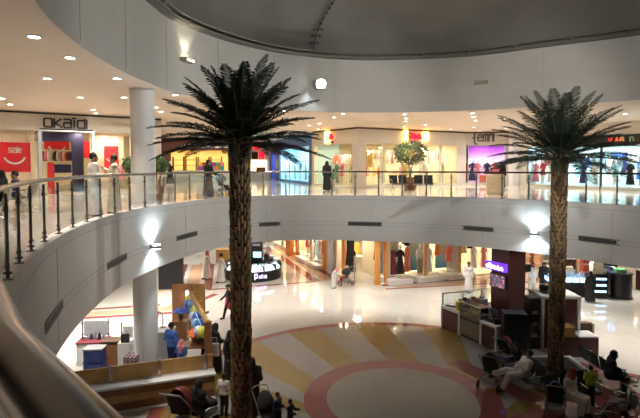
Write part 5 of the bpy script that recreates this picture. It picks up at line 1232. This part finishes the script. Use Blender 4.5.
# ---------------------------------------------------------------- people
def snet(prims, cuts, h, k=.03):
    """one closed skin round tapered limbs: distance field on a grid, then surface nets"""
    lo = np.array([1e9]*3); hi = -lo
    for p in prims:
        l, u = p['bb']; lo = np.minimum(lo, l); hi = np.maximum(hi, u)
    lo -= 3*h; hi += 3*h; n = np.ceil((hi-lo)/h).astype(int)+1
    f = np.full(n, 1.0, np.float32); ax = [lo[i]+h*np.arange(n[i]) for i in range(3)]
    def block(l, u):
        a = np.maximum(0, np.floor((l-lo)/h).astype(int)); b = np.minimum(n, np.ceil((u-lo)/h).astype(int)+1)
        sl = tuple(slice(a[i], b[i]) for i in range(3))
        return sl, np.meshgrid(*[ax[i][sl[i]] for i in range(3)], indexing='ij')
    for p in prims:
        l, u = p['bb']; sl, (X, Y, Z) = block(l-k-2*h, u+k+2*h)
        if X.size == 0: continue
        d = p['f'](X, Y, Z); g = f[sl]; q = np.clip(.5+.5*(g-d)/k, 0, 1)
        f[sl] = g*(1-q)+d*q-k*q*(1-q)
    for p in cuts:
        l, u = p['bb']; sl, (X, Y, Z) = block(l-2*h, u+2*h)
        if X.size: f[sl] = np.maximum(f[sl], -p['f'](X, Y, Z))
    ins = f < 0
    c = [f[i:n[0]-1+i, j:n[1]-1+j, m:n[2]-1+m] for i in (0,1) for j in (0,1) for m in (0,1)]
    s = sum((x < 0).astype(int) for x in c); act = (s > 0) & (s < 8)
    idx = -np.ones(act.shape, int); ii = np.argwhere(act); idx[act] = np.arange(len(ii))
    corner = np.array([(i,j,m) for i in (0,1) for j in (0,1) for m in (0,1)], float); vals = np.stack([x[act] for x in c], 1)
    acc = np.zeros((len(ii),3)); cnt = np.zeros(len(ii))
    for a in range(8):
        for b in range(a+1, 8):
            if np.abs(corner[a]-corner[b]).sum() != 1: continue
            va, vb = vals[:,a], vals[:,b]; cr = (va < 0) != (vb < 0); t = np.where(cr, va/np.where(cr, va-vb, 1), 0)
            acc += np.where(cr[:,None], corner[a]+(corner[b]-corner[a])*t[:,None], 0); cnt += cr
    V = lo+h*(ii+acc/cnt[:,None]); F = []
    for d in range(3):
        e1, e2 = (d+1) % 3, (d+2) % 3
        A = [slice(0,n[i]) for i in range(3)]; B = list(A); A[d] = slice(0,n[d]-1); B[d] = slice(1,n[d])
        cr = ins[tuple(A)] != ins[tuple(B)]; pts = np.argwhere(cr); 
        ok = (pts[:,e1] > 0) & (pts[:,e2] > 0) & (pts[:,e1] < n[e1]-1) & (pts[:,e2] < n[e2]-1); pts = pts[ok]
        o1 = np.zeros(3,int); o1[e1] = 1; o2 = np.zeros(3,int); o2[e2] = 1
        q = [pts-o1-o2, pts-o2, pts, pts-o1]; q = [idx[x[:,0],x[:,1],x[:,2]] for x in q]
        Q = np.stack(q, 1); flip = ~ins[pts[:,0],pts[:,1],pts[:,2]]; Q[flip] = Q[flip][:,::-1]; F.append(Q[(Q >= 0).all(1)])
    return V, np.concatenate(F)
def cap(a, b, ra, rb=None):
    a = np.array(a, float); b = np.array(b, float); rb = ra if rb is None else rb; ab = b-a; L = max(ab.dot(ab), 1e-9); m = max(ra, rb)
    def f(X, Y, Z):
        t = np.clip(((X-a[0])*ab[0]+(Y-a[1])*ab[1]+(Z-a[2])*ab[2])/L, 0, 1)
        return np.sqrt((X-a[0]-t*ab[0])**2+(Y-a[1]-t*ab[1])**2+(Z-a[2]-t*ab[2])**2)-(ra+(rb-ra)*t)
    return {'f': f, 'bb': (np.minimum(a,b)-m, np.maximum(a,b)+m)}
def ell(c, r):
    c = np.array(c, float); r = np.array(r, float)
    return {'f': lambda X,Y,Z: (np.sqrt(((X-c[0])/r[0])**2+((Y-c[1])/r[1])**2+((Z-c[2])/r[2])**2)-1)*r.min(), 'bb': (c-r, c+r)}
def robe(c0, c1, r0, r1, rip=.06, nf=7):
    """bell of cloth from hem c0 up to c1 with folds"""
    c0 = np.array(c0, float); c1 = np.array(c1, float)
    def f(X, Y, Z):
        t = np.clip((Z-c0[2])/(c1[2]-c0[2]), 0, 1); x = X-(c0[0]+(c1[0]-c0[0])*t); y = Y-(c0[1]+(c1[1]-c0[1])*t)
        w = 1+rip*(1-t)*np.cos(nf*np.arctan2(y, x)+3*t); rx = (r0[0]+(r1[0]-r0[0])*t)*w; ry = (r0[1]+(r1[1]-r0[1])*t)*w
        return np.maximum(np.maximum((np.sqrt((x/rx)**2+(y/ry)**2)-1)*np.minimum(rx, ry), c0[2]-Z), Z-c1[2])
    m = max(max(r0), max(r1))*1.1
    return {'f': f, 'bb': (np.minimum(c0,c1)-np.array((m,m,0)), np.maximum(c0,c1)+np.array((m,m,0)))}
def boxp(c, s):
    c = np.array(c, float); s = np.array(s, float)
    return {'f': lambda X,Y,Z: np.maximum(np.maximum(np.abs(X-c[0])-s[0], np.abs(Y-c[1])-s[1]), np.abs(Z-c[2])-s[2]), 'bb': (c-s, c+s)}
def joints(pose, arms, lean, turn, stride):
    J = {}; sit = pose in ('sit','recline'); pz = .50 if sit else .95
    if pose == 'recline': lean = lean-.45
    def up(x, y, z):            # upper body point, leaned about the pelvis
        c, s = math.cos(lean), math.sin(lean); return np.array((x, y*c-(z-.95)*s, pz+y*s+(z-.95)*c))
    J['pel'] = up(0,0,.97); J['bel'] = up(0,0,1.12); J['che'] = up(0,.01,1.32); J['nek'] = up(0,.015,1.48); J['hd'] = up(0,-.01,1.62); J['up'] = up
    for s, n in ((-1,'r'),(1,'l')):
        J['sh'+n] = up(s*.185,.01,1.41); J['hip'+n] = np.array((s*.09,0,pz-.02))
        if sit:
            ky = -.46; J['kn'+n] = np.array((s*.12,ky,.50)); J['an'+n] = np.array((s*.12,ky-(.22 if pose == 'recline' else 0)+.02,.09))
            if pose == 'recline' and s < 0: J['kn'+n] = np.array((s*.05,-.48,.60)); J['an'+n] = np.array((.02,-.88,.50))
        else:
            d = stride*s; J['kn'+n] = np.array((s*.095,-.03-d*.18,.50)); J['an'+n] = np.array((s*.10,.02-d*.36,.09+(.06 if d < 0 else 0)))
        J['to'+n] = J['an'+n]+np.array((s*.02,-.15,-.045))
        a = arms if isinstance(arms, str) else arms[0 if s < 0 else 1]
        E = {'down': ((s*.235,.03,1.14),(s*.245,-.05,.90)), 'swing': ((s*.235,.03+.12*s,1.15),(s*.24,-.05+.28*s,.95)), 'bent': ((s*.24,.04,1.15),(s*.16,-.20,1.12)), 'phone': ((s*.24,-.02,1.15),(s*.13,-.24,1.32)),
             'push': ((s*.23,-.06,1.17),(s*.20,-.32,1.06)), 'lap': ((s*.23,-.02,1.16),(s*.10,-.20,1.02)), 'out': ((s*.26,-.12,1.2),(s*.24,-.36,1.25)), 'cross': ((s*.24,-.03,1.16),(-s*.04,-.17,1.2))}[a]
        J['el'+n] = up(*E[0]); J['wr'+n] = up(*E[1])
    return J
SKIN = M('skin_tone', (.42,.24,.15), .55, var=.08); EYE_M = M('eye_dark', (.02,.015,.012), .3); LIP = M('lip_tone', (.30,.11,.09), .5); HAIR = M('hair_black', (.012,.010,.010), .6, var=.2, scale=40)
def mesh_of(name, V, F, mat, parent, extra=None):
    mb = MB(); mb.v = [tuple(v) for v in V]; mb.f = [tuple(int(i) for i in q) for q in F]; mb.m = [0]*len(mb.f)
    if extra: extra(mb)
    return mb.build(name, mat, parent, smooth=True)
def person(label, p, rz, H, wear, pose='stand', arms='down', lean=0., stride=0., head='hair', turn=0., top='white', bottom='grey', h=None, cat='person', look=0.):
    t = thing('person', label, cat, p, rz); sc = H/1.75; t.scale = (sc,)*3
    d = Vector(p).length if h is None else 0; h = h or (.016 if d < 17 else .022 if d < 26 else .028)
    J = joints(pose, arms, lean, turn, stride); up = J['up']; P = []
    hd = J['hd']; Rl = np.array([[math.cos(look),-math.sin(look),0],[math.sin(look),math.cos(look),0],[0,0,1]])
    def hp(x, y, z): return hd+Rl@np.array((x,y,z))
    P += [ell(hd+np.array((0,.005,.02)), (.078,.098,.118)), cap(hp(0,-.035,-.07), hp(0,-.045,-.085), .048), cap(J['nek'], hd-np.array((0,0,.06)), .055)]
    P += [cap(hp(0,-.095,-.005), hp(0,-.112,-.03), .013, .017)]
    for s in (-1,1): P.append(ell(hp(s*.080,.01,-.005), (.016,.025,.034)))
    w = lambda q, s: q+np.array((s,0,0))
    P += [cap(w(J['che'],-.09), w(J['che'],.09), .108), cap(w(J['bel'],-.06), w(J['bel'],.06), .105), cap(w(J['pel'],-.075), w(J['pel'],.075), .11), cap(J['che'], J['pel'], .10), cap(J['shr'], J['shl'], .062)]
    for n in 'rl':
        P += [cap(J['sh'+n], J['el'+n], .055, .042), cap(J['el'+n], J['wr'+n], .040, .027), cap(J['hip'+n], J['kn'+n], .085, .055), cap(J['kn'+n], J['an'+n], .055, .036), cap(J['an'+n], J['to'+n], .042, .032)]
        f = J['wr'+n]-J['el'+n]; f = f/np.linalg.norm(f); P.append(cap(J['wr'+n]+f*.02, J['wr'+n]+f*.075, .026, .032))
    V, F = snet(P, [], h)
    def face_and_fingers(mb):
        for s in (-1,1): mb.ball(hp(s*.031,-.088,.016), (.014,.010,.009), 8, 1)
        mb.ball(hp(0,-.093,-.062), (.024,.010,.008), 8, 2)
        for n, s in (('r',-1),('l',1)):
            f = J['wr'+n]-J['el'+n]; f = f/np.linalg.norm(f); x = np.cross(f, (0,0,1)) if abs(f[2]) < .9 else np.array((0,1.,0)); x = x/np.linalg.norm(x); y = np.cross(f, x); c = J['wr'+n]+f*.085
            for k, L in enumerate((.058,.068,.063,.048)):
                a = c+x*(k-1.5)*.018; curl = -y*s if False else np.array((0,-.3,-.35)); mb.tube([a-f*.03, a+f*L*.45, a+f*L*.8+curl*.02, a+f*L+curl*.055], [.011,.010,.009,.007], 6)
            b0 = J['wr'+n]+f*.03+x*.028; mb.tube([b0-x*.01, b0+x*.02+f*.02, b0+x*.022+f*.05, b0+x*.014+f*.07], [.012,.011,.010,.008], 6)
    mesh_of('body', V, F, [SKIN, EYE_M, LIP], t, face_and_fingers)
    def arms_cloth(r, short=False):
        q = []
        for n in 'rl':
            q.append(cap(J['sh'+n], J['el'+n], r+.020, r+.012))
            if not short: q.append(cap(J['el'+n], J['wr'+n], r+.012, r+.004))
        return q
    def torso(g=.0): return [cap(w(J['che'],-.09), w(J['che'],.09), .122+g), cap(w(J['bel'],-.06), w(J['bel'],.06), .122+g), cap(w(J['pel'],-.075), w(J['pel'],.075), .128+g), cap(J['che'], J['pel'], .118+g), cap(J['shr'], J['shl'], .074+g)]
    cut = [ell(hd+np.array((0,0,.02)), (.10,.12,.15)), cap(J['nek']+np.array((0,-.02,.03)), hd, .062)]
    cm = cloth(top)
    if wear in ('thobe','abaya'):
        g = .012 if wear == 'thobe' else .028
        Q = torso(g)+arms_cloth(.052 if wear == 'thobe' else .07)
        if pose in ('sit','recline'):
            for n in 'rl': Q += [cap(J['hip'+n], J['kn'+n], .125, .105), cap(J['kn'+n], J['an'+n]+np.array((0,0,.05)), .10, .095 if wear == 'thobe' else .12)]
            Q.append(cap((J['hipr']+J['hipl'])/2, (J['knr']+J['knl'])/2, .11)) if pose == 'sit' else None
        else:
            sp = abs(stride)*.14; Q.append(robe((0,.0,.05), J['bel'], (.25+.03*(wear == 'abaya'),.20+sp+.03*(wear == 'abaya')), (.17+g,.13+g)))
        V, F = snet(Q, cut, h); mesh_of('robe', V, F, cm, t)
    else:
        V, F = snet(torso()+arms_cloth(.05, wear == 'tee'), cut+[boxp((0,0,J['pel'][2]-.30), (.6,.6,.22))] if pose == 'stand' else cut, h); mesh_of('shirt', V, F, cm, t)
        Q = [cap(w(J['pel'],-.07), w(J['pel'],.07), .122)]
        for n in 'rl': Q += [cap(J['hip'+n], J['kn'+n], .105, .080), cap(J['kn'+n], J['an'+n]+np.array((0,0,.03)), .078, .062)]
        V, F = snet(Q, [], h); mesh_of('trousers', V, F, cloth(bottom), t)
        if wear == 'apron':
            V, F = snet([robe((0,-.02,.52), J['bel'], (.22,.18), (.165,.145), .03)], [], h); mesh_of('apron', V, F, cloth('red'), t)
    for n in 'rl':
        mb = MB(); a, b = J['an'+n], J['to'+n]; mb.tube([a+np.array((0,.05,-.04)), a+np.array((0,.02,-.035)), (a+b)/2+np.array((0,0,-.012)), b+np.array((0,-.03,.0)), b+np.array((0,-.06,-.005))], [.03,.045,.045,.042,.02], 10); mb.build('shoe', cloth('black'), t, smooth=True)
    face = [boxp(hp(0,-.13,-.015), (.062,.10,.075))] if abs(look) < .5 else [ell(hp(0,-.13,-.015), (.10,.10,.085))]
    if head == 'hair':
        V, F = snet([ell(hd+np.array((0,.018,.035)), (.092,.108,.118))], [ell(hp(0,-.115,-.045), (.095,.10,.115)), boxp(hd+np.array((0,0,-.16)), (.2,.2,.12))], min(h,.016)); mesh_of('hair', V, F, HAIR, t)
    elif head in ('red_scarf','white_scarf','pink_scarf','black_veil','niqab','black_cap'):
        c = {'red_scarf': M('checked_red_scarf', (.42,.10,.10), .8, var=.5, scale=60), 'white_scarf': cloth('white'), 'pink_scarf': cloth('pink'), 'black_veil': cloth('black'), 'niqab': cloth('black'), 'black_cap': cloth('black')}[head]
        if head == 'black_cap':
            V, F = snet([ell(hd+np.array((0,.012,.06)), (.098,.115,.105)), cap(hp(-.04,-.10,.07), hp(.04,-.10,.07), .02), cap(hp(0,-.12,.068), hp(0,-.15,.062), .022)], [boxp(hd+np.array((0,0,-.1)), (.2,.2,.13))], min(h,.016)); mesh_of('cap', V, F, c, t)
        else:
            dr = [ell(hd+np.array((0,.012,.03)), (.103,.122,.135)), cap(hd+np.array((0,.03,-.02)), J['nek']+np.array((0,.02,-.02)), .108, .115)]
            dr += [cap(J['nek']+np.array((-.09,.02,-.03)), J['nek']+np.array((.09,.02,-.03)), .10)] if head != 'white_scarf' else []
            dr += [cap(J['nek']+np.array((0,.05,0)), J['che']+np.array((0,.09,-.08)), .11, .10)]
            f2 = [boxp(hp(0,-.15,.022), (.055,.10,.016))] if head == 'niqab' else face
            V, F = snet(dr, f2, min(h,.018)); mesh_of('headscarf' if 'scarf' in head else 'veil', V, F, c, t)
            if head in ('red_scarf','white_scarf'): mb = MB(); mb.lathe([(.092,.0),(.108,.0),(.108,.022),(.092,.022)], hd+np.array((0,.012,.075)), 20, sy=1.15, cap=False); mb.build('head_cord', cloth('black'), t)
    return t
def gat(x, y, z=0): return at(x, y, z)
# --- gallery
person('man in a plain white robe standing at the rail, back towards us', gat(94.5,216,G), math.radians(128), 1.78, 'thobe', arms=('bent','bent'), look=.0)
person('man in pale grey robe raising his hand at the rail beside the white robed man', gat(114.5,213.4,G), math.radians(-62), 1.76, 'thobe', arms=('phone','bent'), top='cream')
bench('black bench at the left edge of the gallery with two seated people', (-9.45,15.9,G), -1.25, 2, 'benches at the left of the gallery')
person('dark haired boy in navy seated beyond the left rail', Vector((-9.55,15.65,G)), -1.25, 1.7, 'shirt', 'sit', ('out','lap'), top='navy', bottom='navy')
bench('black bench at the very left of the gallery, under the figure in black', (-8.55,13.15,G), -1.2, 2, 'benches at the left of the gallery')
person('person in black seated at the far left edge of the gallery', Vector((-8.45,13.2,G)), -1.2, 1.75, 'abaya', 'sit', 'lap', top='black', head='black_veil')
person('woman in black robe and veil pushing a stroller on the gallery', gat(208.5,196.3,G), math.radians(60), 1.70, 'abaya', arms='push', top='black', head='black_veil')
person('woman in black robe outside the corner shop with a child', gat(327,190.5,G), math.radians(150), 1.70, 'abaya', top='black', head='black_veil')
person('small child in pale green top beside the woman in black', gat(333.5,190.3,G), math.radians(200), 1.25, 'tee', top='green', bottom='beige')
person('woman in black beside the notice stand at the purple window', gat(501,188.5,G), math.radians(150), 1.72, 'abaya', top='black', head='black_veil')
for i, (px, c, st) in enumerate(((158,'cream','long'),(163.5,'white','short'),(170,'black','long'))):
    q = atd(px, 170, 37.); mannequin(c+' dressed display figure on the gallery just right of the left column', (q.x,q.y,G+.002), .2, st, c, 'display figures right of the column', 1.02)
# --- far ground floor
person('man in white robe and red headscarf walking beyond the big palm', gat(207,278.5), math.radians(-70), 1.75, 'thobe', arms='swing', stride=.5, head='red_scarf', top='cream')
person('bare headed man in white robe walking beyond the big palm', gat(221,282), math.radians(-60), 1.75, 'thobe', arms=('bent','swing'), stride=.5)
person('worker in black top, cap and red apron walking left of the palm trunk', gat(228.5,318), math.radians(-68), 1.58, 'apron', arms='swing', stride=.8, top='black', bottom='black', head='black_cap')
person('small figure in white with pink scarf beside the far black stroller', gat(333,288), math.radians(70), 1.3, 'thobe', arms='push', lean=.55, head='pink_scarf')
person('veiled woman in black inside the ground floor shop entrance', Vector((2.15,33.4,.013)), math.radians(150), 1.66, 'abaya', arms='bent', top='black', head='black_veil')
person('man in white robe walking behind the food kiosk', Vector((8.4,28.0,0)), math.radians(-40), 1.72, 'thobe', arms='down', stride=.3)
person('man in white robe and red headscarf behind the tall cabinet', Vector((11.95,27.9,0)), math.radians(20), 1.74, 'thobe', head='red_scarf')
person('woman in black beside the robed man behind the tall cabinet', Vector((12.65,28.0,0)), math.radians(-20), 1.68, 'abaya', top='black', head='black_veil')
person('woman in black at the blue lit perfume counters', Vector((14.25,26.1,0)), math.radians(170), 1.58, 'abaya', top='black', head='black_veil')
# --- stall on the left
person('man in royal blue shirt standing at the flower stall', Vector((-5.12,17.0,0)), math.radians(150), 1.74, 'shirt', arms='bent', top='blue', bottom='navy')
person('child in blue with pink scarf beside the man in royal blue', Vector((-4.66,16.55,0)), math.radians(170), 1.28, 'shirt', arms='bent', top='blue', bottom='navy', head='pink_scarf')
person('woman in black partly hidden by the front post of the stall', Vector((-4.10,17.9,0)), math.radians(30), 1.58, 'abaya', arms='bent', top='black', head='black_veil')
person('woman in black with a white bag at the end of the striped counter', Vector((-3.62,17.1,0)), math.radians(120), 1.66, 'abaya', arms='bent', top='black', head='black_veil')
mb = MB(); mb.prism([(-.15,-.06),(.15,-.06),(.15,.06),(-.15,.06)], 0, .42); mb.tube([(-.1,0,.42),(-.08,0,.62),(.08,0,.62),(.1,0,.42)], .012, 6)
item('shoulder_bag', mb, cloth('white'), Vector((-3.56,16.62,.72)), 'white bag carried by the woman at the counter end', 'bag')
person('woman in black just left of the big palm trunk', Vector((-2.98,16.35,0)), math.radians(60), 1.66, 'abaya', top='black', head='black_veil')
person('child in white top just left of the big palm trunk base', Vector((-2.72,13.9,0)), math.radians(160), 1.26, 'tee', arms='bent', top='white', bottom='black')
person('broad woman in black just right of the big palm trunk', Vector((-1.93,13.9,0)), math.radians(190), 1.70, 'abaya', arms='bent', top='black', head='black_veil')
bench('black bench in the dark below the striped counter', (-3.3,13.5,0), 2.4, 2, 'black waiting benches')
person('seated woman in black in the dark below the striped counter', Vector((-3.35,13.55,0)), 2.4, 1.62, 'abaya', 'sit', 'lap', top='black', head='black_veil')
person('child in dark blue at the bottom edge right of the palm', Vector((-1.12,13.0,0)), math.radians(60), 1.12, 'shirt', top='navy', bottom='black', arms='bent')
person('child in black at the bottom edge, rightmost of the two children', Vector((-.78,12.85,0)), math.radians(70), 1.0, 'shirt', top='black', bottom='black', arms='out')
# --- seats on the right
person('man in white robe leaning back on the left bench', Vector((6.42,15.7,0)), -PI/2+.12, 1.75, 'thobe', 'recline', ('lap','cross'), look=.2)
person('person in dark clothes sitting behind the reclining man', Vector((6.72,16.9,0)), -PI/2+.12, 1.45, 'shirt', 'sit', 'lap', top='black', bottom='black')
person('man in white robe and red checked headscarf seated at the right', Vector((7.2,14.25,0)), math.radians(35), 1.76, 'thobe', 'sit', 'lap', lean=.18, head='red_scarf', top='white')
person('child in lime green shirt standing by the wheelchair', Vector((8.02,14.55,0)), math.radians(160), 1.22, 'tee', arms='bent', top='lime', bottom='black')
person('woman in black robe seated on the right bench', Vector((9.2,15.65,0)), PI/2+.1-.5, 1.72, 'abaya', 'sit', 'lap', lean=.2, top='black', head='black_veil')
# ---------------------------------------------------------------- camera, world, view
cam = bpy.data.cameras.new('camera'); co = bpy.data.objects.new('camera', cam); COL.objects.link(co)
co.location = (0,0,EYE); co.rotation_euler = (PI/2-PITCH, 0, 0)
cam.sensor_fit = 'HORIZONTAL'; cam.sensor_width = 36; cam.lens = FPX/640*36
cam.shift_y = (PY-209)/640.0
cam.clip_start = .02; cam.clip_end = 300
S = bpy.context.scene; S.camera = co
w = bpy.data.worlds.new('world'); S.world = w; w.use_nodes = True
w.node_tree.nodes['Background'].inputs[0].default_value = (.02,.022,.03,1); w.node_tree.nodes['Background'].inputs[1].default_value = .3
S.view_settings.view_transform = 'Standard'; S.view_settings.look = 'None'; S.view_settings.gamma = 1
S.view_settings.use_curve_mapping = False; S.view_settings.exposure = EXPO
S.cycles.use_denoising = True; S.cycles.max_bounces = 7; S.cycles.transparent_max_bounces = 16
S.cycles.sample_clamp_indirect = 6; S.cycles.caustics_reflective = False; S.cycles.caustics_refractive = False
S.cycles.use_light_tree = True
